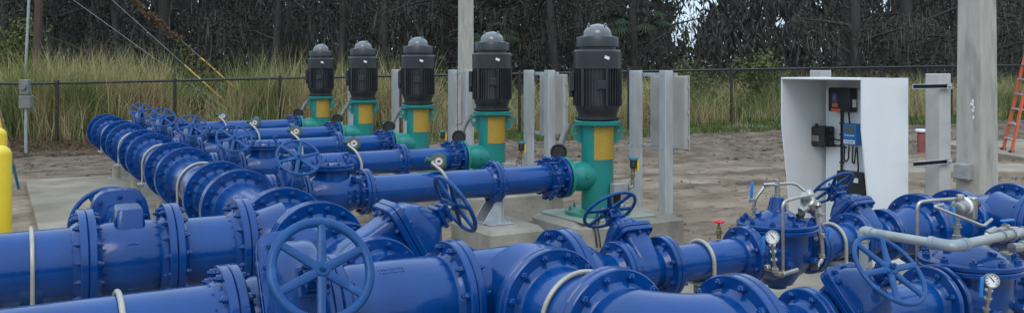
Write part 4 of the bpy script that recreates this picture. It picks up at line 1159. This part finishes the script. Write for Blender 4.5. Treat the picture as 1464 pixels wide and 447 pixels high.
# ------------------------------------------------------------------ yellow bollards, shovel
bo0 = None
for i, (x, y) in enumerate(((.03, 9.5), (.02, 12.3), (.01, 15.4))):
    lab = ['yellow round topped bollard at the left edge, nearest and tallest looking of three', 'yellow round topped bollard at the left edge, middle of three', 'yellow round topped bollard at the left edge, farthest of three'][i]
    if i == 0:
        b = MB(); b.lathe([(-.2, .108), (1.0, .108)] + [(1.0 + .085 * math.sin(t), .108 * math.cos(t)) for t in [PI / 2 * k / 8 for k in range(1, 8)]] + [(1.086, 0)], 40, axis_frame((0, 0, 1)))
        bo0 = tag(b.build('bollard', 'yellow', loc=(x, y, 0), smooth=40), lab, 'bollard', 'yellow bollards along the left edge')
    else:
        c = bo0.copy(); COL.objects.link(c); c.location = (x, y, 0); c['label'] = lab
def pix(px, d, z=0): return rd((px - 732) / 1270 * d, d, z)
o = thing('digging_bar', 'long wooden handle with teal lower end leaning beside the yellow bollards', 'tool', pix(27, 13.5, -.02))
base = o.location.copy(); top = pix(-4, 12.7, 1.32) - base; b = MB()
b.cyl(top * .28, top, .02, 12, r2=.017); b.build('handle', 'wood', o)
b = MB(); b.cyl((0, 0, -.03), top * .285, .019, 12, r2=.0225); b.build('ferrule', 'teal', o)

# ------------------------------------------------------------------ stepladder
o = thing('stepladder', 'orange fibreglass stepladder with pale metal rear legs standing at the right edge', 'ladder', rd(10.95, 18.6, .06), (0, 0, -YAW))
H = 2.14
FL = [((-.66, -.30, 0), (-.13, -.16, H)), ((-.50, .30, 0), (-.08, .16, H))]      # front rails (to the left), feet apart in depth
RL = [((.62, -.30, 0), (.10, -.16, H - .06)), ((.55, .30, 0), (.06, .16, H - .06))]
def lerp(a, b, t): return Vector(a) * (1 - t) + Vector(b) * t
def bar(b, p, q, w, t):
    p, q = Vector(p), Vector(q); T = Matrix.Translation((p + q) / 2) @ axis_frame(q - p, (0, 1, 0)); b.box((0, 0, 0), ((q - p).length, w, t), .004, T)
for a_, c_ in FL:
    b = MB(); bar(b, a_, c_, .035, .080); b.build('front_rail', 'orange', o)
    b = MB(); b.box((a_[0], a_[1], .02), (.10, .06, .05), .008); b.build('foot', 'black', o)
for a_, c_ in RL:
    b = MB(); bar(b, a_, c_, .03, .045); b.build('rear_leg', 'whiteplate', o)
for k in range(6):
    t = .12 + .145 * k; p, q = lerp(*FL[0], t), lerp(*FL[1], t); b = MB()
    T = Matrix.Translation((p + q) / 2) @ axis_frame(q - p); b.box((0, 0, 0), ((q - p).length, .085, .03), .003, T); b.build('step', 'galv', o)
    p2, q2 = lerp(*RL[0], t), lerp(*RL[1], t); b = MB(); b.cyl(p2, q2, .012, 8); 
    if k in (0, 2, 4): b.cyl(p, p2, .009, 8)
    b.build('rear_brace', 'galv', o)
b = MB(); b.box((.0, 0, H), (.26, .36, .05), .01); b.build('top_cap', 'orange', o)
b = MB()
for k in (1, 3): 
    p, q = lerp(*FL[0], .3 * k), lerp(*RL[0], .3 * k); b.cyl(p + Vector((0, -.02, 0)), q, .014, 8)
b.build('spreader', 'bluehandle', o)

# small stand pipes in the dirt
v = rd(8.75, 19.0); gz = ground_z(v.x, v.y)
o = thing('stand_pipe', 'short faded red stand pipe with white cap between the concrete posts', 'stand pipe', (v.x, v.y, gz))
b = MB(); b.cyl((0, 0, -.1), (0, 0, .46), .078, 20); b.build('pipe', 'redpipe', o)
b = MB(); b.cyl((0, 0, .46), (0, 0, .52), .12, 20, ch=.01); b.build('cap', 'label', o)
v = rd((1353 - 732) / 1270 * 19, 19.0); gz = ground_z(v.x, v.y)
b = MB(); b.cyl((0, 0, -.1), (0, 0, .68), .03, 14); b.lathe([(.68, .036), (.72, .036), (.722, 0)], 14, axis_frame((0, 0, 1)))
tag(b.build('marker_pipe', 'boxgrey', loc=(v.x, v.y, gz)), 'thin pale plastic pipe standing in the dirt beside the square concrete post', 'pipe')

# ------------------------------------------------------------------ fence
FP = [(-19, 18.3, 1.42), (-10.35, 20.2, 1.45), (-5.8, 22.2, 1.54), (6.2, 25.1, 1.745), (13.6, 27.5, 1.85), (23, 29.5, 1.95)]
def fence_at(r):
    for (r0, d0, z0), (r1, d1, z1) in zip(FP, FP[1:]):
        if r <= r1 or (r1, d1, z1) == FP[-1]:
            t = (r - r0) / (r1 - r0); return d0 + (d1 - d0) * t, z0 + (z1 - z0) * t
fo = thing('chain_link_fence', 'low black chain link fence running across behind the whole pump yard', 'fence', rd(0, 23.5, 0))
OFF = fo.location.copy()
posts = [-16.3, -13.3, -10.35, -8.05, -5.8, -2.9, 0.2, 3.2, 6.2, 8.7, 11.1, 13.6, 16.4, 19.2, 22]
for r in posts:
    d, z = fence_at(r); p = rd(r, d, z) - OFF; g = ground_z((p + OFF).x, (p + OFF).y)
    b = MB(); b.cyl((p.x, p.y, g - .2), (p.x, p.y, z + .02), .036, 12); b.lathe([(z + .02, .045), (z + .05, .045), (z + .075, .03), (z + .08, 0)], 12, Matrix.Translation((p.x, p.y, 0)) @ axis_frame((0, 0, 1)))
    b.build('fence_post', 'blackfence', fo)
b = MB(); b.tube([rd(r, *fence_at(r)) - OFF for r in [-17 + .8 * k for k in range(50)]], .030, 8); b.build('top_rail', 'blackfence', fo)
b = MB(); r = -17.0; st = .085; Hf = 1.42
def wp(r, h):
    d, z = fence_at(r); return rd(r, d, z - Hf + h) - OFF
def wire(p, q, w):
    u = (q - p).normalized(); s_ = u.cross(Vector((SN, CS, 0))).normalized() * w; n_ = Vector((SN, CS, 0)) * w
    b.add([p + s_, p - s_ * .5 + n_, p - s_ * .5 - n_, q + s_, q - s_ * .5 + n_, q - s_ * .5 - n_], [(0, 1, 4, 3), (1, 2, 5, 4), (2, 0, 3, 5)])
while r < 22:
    wire(wp(r, 0), wp(r + Hf * .9, Hf), .0022); wire(wp(r + Hf * .9, 0), wp(r, Hf), .0022); r += st
b.build('chain_link', 'blackfence', fo)

# ------------------------------------------------------------------ wooden pole, meter post, guy wires
pw = pix(47, 22.4); gz = ground_z(pw.x, pw.y)
o = thing('utility_pole', 'brown wooden utility pole with pale conduit at the far left', 'utility pole', (pw.x, pw.y, gz))
lean = rd(.35, 0) ; b = MB()
b.cyl((0, 0, -.3), (lean.x, lean.y, 8.5), .10, 20, r2=.085); b.build('shaft', 'polewood', o)
c0 = rd(-.17, -.12); c1 = rd(.16, -.12)
b = MB(); b.cyl((c0.x, c0.y, .6), (c1.x * 1.2, c1.y * 1.2, 8.0), .035, 12); b.build('conduit', 'galvpipe', o)
v = pix(37, 18.9); gz = ground_z(v.x, v.y)
o = thing('meter_post', 'small grey electric meter box on thin post at far left before the tall grass', 'meter box', (v.x, v.y, gz), (0, 0, -YAW))
b = MB(); b.cyl((0, 0, -.1), (0, 0, .98), .032, 12); b.build('post', 'galvpipe', o)
b = MB(); b.box((0, 0, 1.10), (.24, .14, .28), .015); b.box((-.02, 0, 1.42), (.20, .13, .32), .015); b.cyl((-.02, -.06, 1.44), (-.02, -.11, 1.44), .075, 20); b.build('box', 'metergrey', o)
anc = pix(383, 22.6, 0); anc2 = pix(419, 22.8, 0)
wires = [((50, 4.2), anc, None, 'lowest thin guy wire from the wooden pole, bare steel'), ((50, 5.25), anc, 1, 'middle guy wire from the wooden pole with orange guard at its foot'),
         ((50, 5.75), anc2, 1, 'uppermost guy wire, wrapped in brown vine, with orange guard')]
for k, ((px, z), a_, gd, lab) in enumerate(wires):
    o = thing('guy_wire', lab, 'guy wire', (a_.x, a_.y, ground_z(a_.x, a_.y)), group='guy wires of the wooden pole')
    t_ = pix(px, 22.4, z) - o.location
    b = MB(); b.cyl((0, 0, 0), t_, .008, 6); b.build('cable', 'wire', o)
    if gd:
        b = MB(); b.cyl(t_ * .06, t_ * .36, .019, 8); b.build('guard', 'orangeguard', o)

def leaf_quad(b, c, d, w, l, nrm):
    """Lens shaped leaf: centre c, direction d, width w, length l."""
    d = d.normalized(); s_ = d.cross(nrm)
    if s_.length < 1e-4: s_ = d.cross(Vector((1, 0, 0)))
    s_ = s_.normalized() * w / 2
    b.add([c - d * l / 2, c - d * l * .05 + s_, c + d * l / 2, c - d * l * .05 - s_], [(0, 1, 2, 3)])
def rvec(rn):
    while True:
        v = Vector((rn.uniform(-1, 1), rn.uniform(-1, 1), rn.uniform(-1, 1)))
        if .05 < v.length < 1: return v.normalized()
# vine on the upper guy wire
o = thing('vine', 'brown leafy vine climbing the uppermost guy wire, green sprays at its lower end', 'vine', (anc2.x, anc2.y, ground_z(anc2.x, anc2.y)))
t_ = pix(50, 22.4, 5.75) - o.location
b = MB(); b2 = MB(); rn = random.Random(3)
for k in range(1500):
    t = rn.uniform(.30, 1.0) ; c = t_ * t + Vector((0, 0, -abs(rn.gauss(0, .09)) + .03)) + rvec(rn) * abs(rn.gauss(0, .05))
    if t < .44: c += Vector((0, 0, -rn.uniform(0, .55) ** 1.5 * 1.3))
    leaf_quad(b if (t > .45 or rn.random() < .3) else b2, c, rvec(rn) + Vector((0, 0, -.7)), .05, rn.uniform(.06, .14), rvec(rn))
b.build('dry_leaves', 'vineleaf', o, smooth=0); b2.build('green_leaves', 'shrubleaf', o, smooth=0)

# ------------------------------------------------------------------ tall grass, dead grass, short grass
def blade(b, x, y, z, h, w, lean, az, face):
    dx, dy = math.cos(az) * lean, math.sin(az) * lean
    sx, sy = math.cos(face) * w / 2, math.sin(face) * w / 2
    m = (x + dx * .3, y + dy * .3, z + h * .6); t = (x + dx, y + dy, z + h)
    b.add([(x - sx, y - sy, z), (x + sx, y + sy, z), (m[0] + sx * .7, m[1] + sy * .7, m[2]), t, (m[0] - sx * .7, m[1] - sy * .7, m[2])], [(0, 1, 2, 4), (2, 3, 4)])
rn = random.Random(11)
b = MB(); n = 0
while n < 64000:
    r = rn.uniform(-22, 24); fd, fz = fence_at(max(-18.9, min(22.9, r)))
    left = sstep(1, -5, r)
    d = fd + (.1 - .1 * left) + rn.random() ** 1.4 * 8
    v = rd(r, d); g = ground_z(v.x, v.y)
    cl = noise.noise(Vector((v.x * .55, v.y * .55, 2)))
    if cl < -.18 and rn.random() < .85: continue
    h = (1.18 + .62 * cl + .34 * noise.noise(Vector((v.x * 1.7, v.y * 1.7, 8))) + .26 * left) * rn.uniform(.35, 1.15) * (0.55 + .45 * sstep(-.4, 1.2, d - fd + .8 * left))
    if -9.8 < r < -7.2 and d < fd + 3: h *= .55
    blade(b, v.x, v.y, g - .03, h, rn.uniform(.009, .024), rn.uniform(.15, 1.0) * rn.uniform(.3, 1.7) * h * .8, rn.uniform(0, 2 * PI), -YAW + rn.gauss(0, .9)); n += 1
tag(b.build('tall_grass', 'grass', smooth=0), kind='stuff')
b = MB(); n = 0
while n < 13000:          # plumes and stalks above the rest, mostly at the left
    cx = rn.choice([(-11.2, 20.8), (-10.6, 21.0), (-10.1, 21.4), (-9.6, 21.2), (-11.6, 20.9), (-10.8, 21.3), (-10.2, 21.9), (-9.4, 21.8), (-8.9, 22.2), (-6.7, 22.6), (-5.9, 22.9), (-4.5, 23.8), (-3.0, 24.0), (4.6, 26.2), (8.8, 27.5), (-12.3, 21.6)])
    hh = rn.uniform(1.5, 2.7)
    for q in range(18):
        v = rd(cx[0] + rn.gauss(0, .42), cx[1] + rn.gauss(0, .25)); h = hh * rn.uniform(.55, 1.0)
        if cx[0] > 0: h *= .62
        blade(b, v.x, v.y, ground_z(v.x, v.y), h, rn.uniform(.010, .022), rn.uniform(.1, 1.1), rn.uniform(0, 2 * PI), -YAW + rn.gauss(0, .9)); n += 1
tag(b.build('reed_grass', 'grass', smooth=0), kind='stuff')
b = MB(); n = 0
while n < 30000:         # dead litter lying at the foot of the left thicket
    r = rn.uniform(-17, -1.5); fd, fz = fence_at(r); d = fd + .8 - rn.random() ** 1.2 * 2.9
    v = rd(r, d); g = ground_z(v.x, v.y)
    if rn.random() > sstep(-1.5, -6, r): continue
    hh = rn.uniform(.05, .62) * max(.12, 1 - .48 * (fd + .8 - d))
    blade(b, v.x, v.y, g, hh, rn.uniform(.010, .026), rn.uniform(.15, .8), rn.uniform(0, 2 * PI), rn.uniform(0, 2 * PI)); n += 1
tag(b.build('dead_grass', 'straw', smooth=0), kind='stuff')
b = MB(); n = 0
while n < 15000:         # green strip along the fence, right half, and between fence and forest
    r = rn.uniform(-4, 24); fd, fz = fence_at(min(22.9, r)); d = fd + .7 - rn.random() ** 1.3 * 2.6
    v = rd(r, d)
    if noise.noise(Vector((v.x * .8, v.y * .8, 4))) < -.05 and rn.random() < .85: continue
    blade(b, v.x, v.y, ground_z(v.x, v.y) - .01, rn.uniform(.06, .2), rn.uniform(.015, .035), rn.uniform(.02, .12), rn.uniform(0, 2 * PI), -YAW + rn.gauss(0, .8)); n += 1
tag(b.build('short_grass', 'greengrass', smooth=0), kind='stuff')

# lumps of broken earth lying on the dirt
b = MB(); n = 0; rn = random.Random(9)
while n < 5200:
    d = 9 + rn.random() ** 1.2 * 15; r = rn.uniform(-.62, .62) * d; v = rd(r, d)
    if (-.0 < v.x < 3.6 and v.y < 16.2) or (v.x < 6.5 and 6.6 < v.y < 17.6 and v.x > 3) or (v.y < 5.8 and v.x < 7.6): continue
    q = noise.noise(Vector((v.x * .5, v.y * 1.0, 5))) + .15
    if rn.random() > (.08 + .9 * max(0, q)) * (.12 + 1.2 * sstep(15.5, 19, d) + (r > 6) * .4): continue
    sz = .012 + .036 * rn.random() ** 3 * (.45 + .55 * sstep(13, 18, d)); z = ground_z(v.x, v.y) + noise.fractal(Vector((v.x * 1.7, v.y * 1.7, 3)), .75, 2.1, 5) * .026 - .005
    pts = [Vector((rn.gauss(0, .12) + a, rn.gauss(0, .12) + c, rn.gauss(0, .12) + e)) * sz for a, c, e in ((1, 0, 0), (-1, 0, 0), (0, 1, 0), (0, -1, 0), (0, 0, .8), (0, 0, -.6))]
    b.add([v + Vector((0, 0, z)) + p * (1.6 if k < 2 else 1) for k, p in enumerate(pts)], [(0, 2, 4), (2, 1, 4), (1, 3, 4), (3, 0, 4), (2, 0, 5), (1, 2, 5), (3, 1, 5), (0, 3, 5)]); n += 1
tag(b.build('dirt_clods', 'dirtclod', smooth=0), kind='stuff')

# ------------------------------------------------------------------ shrubs, trees, the wood beyond
def make_shrub(label, loc, rx, h, nl, seed):
    rn = random.Random(seed); o = thing('shrub', label, 'shrub', loc)
    b = MB()
    cl = [(rn.gauss(0, rx * .45), rn.gauss(0, rx * .45), h * (.25 + .7 * rn.random())) for _ in range(26)]
    for k in range(nl):
        c = rn.choice(cl); p = Vector(c) + rvec(rn) * abs(rn.gauss(0, .30))
        if p.z < .05: p.z = rn.uniform(.05, .4)
        leaf_quad(b, p, rvec(rn) + Vector((0, 0, -.3)), rn.uniform(.03, .07), rn.uniform(.08, .19), rvec(rn))
    b.build('foliage', 'shrubleaf', o, smooth=0)
    s = MB()
    for c in cl[:12]: s.tube([(0, 0, -.1), (c[0] * .4, c[1] * .4, c[2] * .45), c], .02, 6, rad=[.03, .02, .008])
    s.build('stem', 'bark', o, smooth=60)
v = pix(-4, 24.5); make_shrub('olive green bushy shrub behind the fence at the far left edge', (v.x, v.y, ground_z(v.x, v.y)), 1.15, 3.1, 9000, 5)
v = pix(38, 25.5); make_shrub('lower olive green shrub behind the wooden pole', (v.x, v.y, ground_z(v.x, v.y)), .9, 2.3, 4500, 6)

for k, (px, d, rx, h, n_, lab) in enumerate(((160, 23.2, .55, 1.75, 2600, 'green leafy bush behind the fence above the far end of the header'), (330, 23.6, .6, 1.45, 2600, 'green bush behind the fence below the guy wire guards'),
        (268, 24.2, .5, 1.3, 1800, 'small green bush behind the fence right of the gap in the grass'), (640, 26.2, .6, 1.6, 2200, 'grey green bush behind the fence between the second and third pumps'), (985, 27.0, .7, 1.7, 2600, 'yellowish green bush behind the fence right of the nearest post frame'), (1085, 27.6, .8, 1.9, 2800, 'yellowish green bush behind the fence left of the white cabinet'))):
    v = pix(px, d); make_shrub(lab, (v.x, v.y, ground_z(v.x, v.y)), rx, h, n_, 80 + k)
def make_tree(label, loc, seed, lf='leaf', ms='moss', nm=620):
    """Dark oak hung with grey moss: tapered trunk, limbs, leaf clumps that droop low."""
    rn = random.Random(seed); o = thing('oak_tree', label, 'tree', loc, group='dark trees beyond the fence')
    H = rn.uniform(10, 13); t = MB(); lean = rn.uniform(-1.8, 1.8)
    sp = [Vector((lean * q * q + .15 * math.sin(q * 5 + seed), .2 * math.cos(q * 4 + seed), q * H)) for q in [k / 9 for k in range(10)]]
    r0 = rn.uniform(.16, .34)
    t.tube([sp[0] - Vector((0, 0, .3))] + sp, r0, 12, rad=[r0 * 1.5, r0 * 1.25] + [r0 * (1 - .085 * k) for k in range(9)])
    tips = []
    for k in range(11):
        q = rn.uniform(.14, .95); base = sp[min(9, int(q * 9))].lerp(sp[min(9, int(q * 9) + 1)], q * 9 % 1)
        a = rn.uniform(0, 2 * PI); l = rn.uniform(1.6, 3.6) * (1.1 - .4 * q)
        d = Vector((math.cos(a), math.sin(a), rn.uniform(.05, .6)))
        p1 = base + d * l * .5; p2 = base + d * l + Vector((0, 0, -rn.uniform(0, .6)))
        rr = r0 * rn.uniform(.25, .45)
        t.tube([base, p1, p2], rr, 7, rad=[rr, rr * .65, rr * .25]); tips += [base.lerp(p1, .8), p1, p1.lerp(p2, .5), p2]
    t.build('trunk', 'bark', o, smooth=60)
    b = MB(); m = MB()
    cl = []
    for p in tips:
        for j in range(2): cl.append((p + Vector((rn.gauss(0, .5), rn.gauss(0, .5), rn.gauss(0, .4))), rn.uniform(.35, .85)))
    for k in range(4600):
        c, s_ = rn.choice(cl); p = c + rvec(rn) * s_ * rn.random() ** .45
        if p.z < .9: continue
        leaf_quad(b, p, rvec(rn) + Vector((0, 0, -.5)), rn.uniform(.03, .075), rn.uniform(.09, .24), rvec(rn))
    for k in range(nm):     # hanging moss beards
        c, s_ = rn.choice(cl); p = c + rvec(rn) * s_ * .9
        L = rn.uniform(.25, 1.2)
        if p.z - L < .5: continue
        leaf_quad(m, p + Vector((0, 0, -L / 2)), Vector((rn.gauss(0, .14), rn.gauss(0, .14), -1)), rn.uniform(.025, .06), L, Vector((rn.uniform(-1, 1), rn.uniform(-1, 1), 0)))
    b.build('crown', lf, o, smooth=0); m.build('moss_foliage', ms, o, smooth=0)
    return o
def make_palm(label, loc, h, seed):
    rn = random.Random(seed); o = thing('fan_palm', label, 'palm', loc, group='fan palms at the forest edge')
    t = MB(); t.tube([(0, 0, -.2), (.1, .05, h * .5), (.05, .1, h)], .16, 10, rad=[.2, .17, .15]); t.build('trunk', 'bark', o, smooth=60)
    b = MB()
    for k in range(46):
        a = rn.uniform(0, 2 * PI); e = rn.uniform(-.9, 1.1); L = rn.uniform(.9, 1.5)
        d = Vector((math.cos(a) * math.cos(e), math.sin(a) * math.cos(e), math.sin(e)))
        c = Vector((.05, .1, h)) + d * L; u = d.cross(Vector((0, 0, 1))).normalized()
        for j in range(13):
            q = (j - 6) / 6 * 1.25; dd = (d * math.cos(q) + u * math.sin(q)); dd.z -= .28
            leaf_quad(b, c + dd * .38, dd, .055, .8, d.cross(u) + rvec(rn) * .3)
    b.build('fronds', 'palmleaf', o, smooth=0); return o
for k, (px, d, h, lab) in enumerate(((905, 34.5, 3.9, 'dark green fan palm right of the nearest pump motor'), (700, 36, 3.6, 'dark fan palm behind the second pump motor'))):
    v = pix(px, d); make_palm(lab, (v.x, v.y, ground_z(v.x, v.y)), h, 70 + k)
rn = random.Random(21)
protos = []; litp = []; spots = []
for row, (d0, step) in enumerate(((36.5, 2.35), (42, 2.7))):
    r = -23.5 - row * 3
    while r < 24 + row * 3:
        rr = r + rn.uniform(-.7, .7); dd = d0 + rn.uniform(-1.6, 1.6)
        gap = any(abs(rr / dd - g) < w for g, w in ((.203, .068), (.305, .03), (.415, .022)))
        if not gap: spots.append((rr, dd, row))
        r += step
MARKS = [(-60, 'past the left edge of the yard'), (60, 'behind the wooden pole'), (200, 'behind the left end of the header'), (330, 'behind the vine covered guy wire'), (440, 'left of the row of pumps'),
         (545, 'behind the two farthest pumps'), (640, 'behind the middle pump'), (740, 'behind the thin concrete pole'), (880, 'behind the nearest pump'), (990, 'behind the nearest post frame'),
         (1110, 'left of the white cabinet'), (1300, 'behind the white cabinet'), (1430, 'behind the thick concrete pole'), (1600, 'behind the orange stepladder')]
where = []
for (r, d, row) in spots:
    px = 732 + 1270 * r / d
    where.append((row, next((w for x, w in reversed(MARKS) if px >= x - 60), 'past the left edge of the yard')))
LAB = []
for k, wkey in enumerate(where):
    same = sorted([q for q in range(len(spots)) if where[q] == wkey], key=lambda q: spots[q][0] / spots[q][1])
    o_ = ['leftmost', 'second from left', 'third from left', 'fourth from left', 'fifth from left', 'sixth from left'][same.index(k)] if len(same) > 1 else 'only'
    LAB.append('%s oak of the %s row %s' % (o_, ('front', 'rear')[wkey[0]], wkey[1]))
for k, (r, d, row) in enumerate(spots):
    v = rd(r, d); loc = (v.x, v.y, ground_z(v.x, v.y)); rz = rn.uniform(0, 2 * PI)
    lab = LAB[k]
    pale = r / d > .11 + rn.uniform(-.05, .05)  # trees to the right take the copies with brighter light painted in
    pool = litp if pale else protos
    if len(pool) < 5:
        o = make_tree(lab, loc, 40 + k, *(('litleaf', 'litmoss', 560) if pale else ('leaf', 'moss', 620))); pool.append(o)
    else: o = dup(rn.choice(pool), loc, label=lab)
    o.rotation_euler = (0, 0, rz)
b = MB(); n = 0; rn = random.Random(5)
holes = [(.203, 5.9, .024, 1.9), (.19, 3.9, .012, .7), (.33, 6.9, .012, .5), (.345, 5.9, .006, .4), (.45, 5.4, .006, .35), (.50, 7.2, .01, .5), (-.28, 7.9, .012, .5), (-.08, 8.0, .008, .4), (.19, 4.2, .010, 1.1), (.215, 5.6, .010, .7), (.175, 6.6, .014, .9), (.225, 6.4, .012, 1.0), (.196, 5.0, .013, 2.6), (.208, 7.0, .016, 1.2), (.303, 4.55, .006, .55), (.31, 7.4, .02, .8), (.42, 6.0, .004, .9), (.435, 6.9, .006, .5), (.405, 5.4, .003, .5), (.52, 6.3, .004, .4), (-.31, 8.4, .01, .7), (.36, 7.5, .015, .5)]
def thin(x, z):           # the foliage thins out raggedly round each opening
    q = min(((x - a) / w) ** 2 + ((z - z0) / hh) ** 2 for a, z0, w, hh in holes)
    q += .9 * noise.noise(Vector((x * 90, z * 1.6, 3)))
    return rn.random() > min(1.0, max(.10, (q - .35) / 1.3))
while n < 90000:
    d = rn.uniform(50, 60); r = rn.uniform(-.66, .66) * d; z = rn.uniform(-.2, 11.5)
    zz = 1.8 + (z - 1.8) * 55 / d
    if thin(r / d, zz): continue
    leaf_quad(b, rd(r, d, z), rvec(rn) + Vector((0, 0, -1.6)), rn.uniform(.06, .15), rn.uniform(.35, .85), (Vector((SN, CS, 0)) + rvec(rn) * .6)); n += 1
n = 0
while n < 56000:           # deeper layer of the wood closing most of the chinks
    d = rn.uniform(61, 66); r = rn.uniform(-.68, .68) * d; z = rn.uniform(-.2, 12.5)
    zz = 1.8 + (z - 1.8) * 55 / d
    if thin(r / d, zz): continue
    leaf_quad(b, rd(r, d, z), rvec(rn) + Vector((0, 0, -1.2)), rn.uniform(.10, .22), rn.uniform(.45, .95), (Vector((SN, CS, 0)) + rvec(rn) * .5)); n += 1
tag(b.build('far_wood', 'farleaf', smooth=0), kind='stuff')
# low understorey between grass and trees
b = MB(); n = 0
while n < 16000:
    r = rn.uniform(-24, 27); d = 33.5 + rn.random() * 6; v = rd(r, d); q = noise.noise(Vector((v.x * .4, v.y * .4, 7)))
    z = rn.random() ** 1.2 * (2.2 + 1.4 * q)
    leaf_quad(b, v + Vector((0, 0, z)), rvec(rn) + Vector((0, 0, -.4)), rn.uniform(.06, .14), rn.uniform(.15, .36), rvec(rn)); n += 1
tag(b.build('undergrowth', 'leaf', smooth=0), kind='stuff')

# ------------------------------------------------------------------ camera, sky, sun
cam = bpy.data.cameras.new('camera'); co = bpy.data.objects.new('camera', cam); COL.objects.link(co)
co.location = (0, 0, 1.8); co.rotation_euler = (PI / 2, 0, -YAW)
cam.sensor_width = 36; cam.lens = 36 * 1270 / 1464; cam.shift_y = -(223.5 - 97) / 1464
cam.clip_start = .05; cam.clip_end = 2000
SC.camera = co
w = bpy.data.worlds.new('World'); SC.world = w; w.use_nodes = True
nt = w.node_tree; bg = nt.nodes['Background']
sky = nt.nodes.new('ShaderNodeTexSky'); sky.sky_type = 'NISHITA'; sky.sun_disc = False
SUN = Vector((-.45, -.65, .85)).normalized()
sky.sun_elevation = math.asin(SUN.z); sky.sun_rotation = math.atan2(SUN.x, SUN.y)
sky.air_density = 1.0; sky.dust_density = 3.0; sky.ozone_density = 1.0
mx = nt.nodes.new('ShaderNodeMix'); mx.data_type = 'RGBA'; mx.inputs['Factor'].default_value = .82      # overcast in front of the clear sky
tc = nt.nodes.new('ShaderNodeTexCoord'); sx = nt.nodes.new('ShaderNodeSeparateXYZ'); mr = nt.nodes.new('ShaderNodeMapRange')
nt.links.new(tc.outputs['Generated'], sx.inputs[0]); nt.links.new(sx.outputs['Z'], mr.inputs['Value'])
mr.inputs['From Min'].default_value = 0; mr.inputs['From Max'].default_value = 1; mr.inputs['To Min'].default_value = .85; mr.inputs['To Max'].default_value = 1.60   # overcast skies are brightest overhead
cl = nt.nodes.new('ShaderNodeMix'); cl.data_type = 'RGBA'; cl.blend_type = 'MULTIPLY'; cl.inputs['Factor'].default_value = 1
cl.inputs['A'].default_value = (6.5, 8.3, 10.0, 1)
nt.links.new(mr.outputs['Result'], cl.inputs['B']); nt.links.new(cl.outputs['Result'], mx.inputs['B'])
nt.links.new(sky.outputs['Color'], mx.inputs['A']); nt.links.new(mx.outputs['Result'], bg.inputs['Color'])
bg.inputs['Strength'].default_value = .13
sl = bpy.data.lights.new('sun', 'SUN'); so = bpy.data.objects.new('sun', sl); COL.objects.link(so)
sl.energy = .85; sl.angle = R_(30); sl.color = (1, .965, .92)
so.rotation_euler = SUN.to_track_quat('Z', 'Y').to_euler(); so.location = (0, 0, 20)
SC.view_settings.view_transform = 'Standard'; SC.view_settings.look = 'None'; SC.view_settings.gamma = 1; SC.view_settings.exposure = .05
SC.view_settings.use_curve_mapping = False
SC.cycles.max_bounces = 6
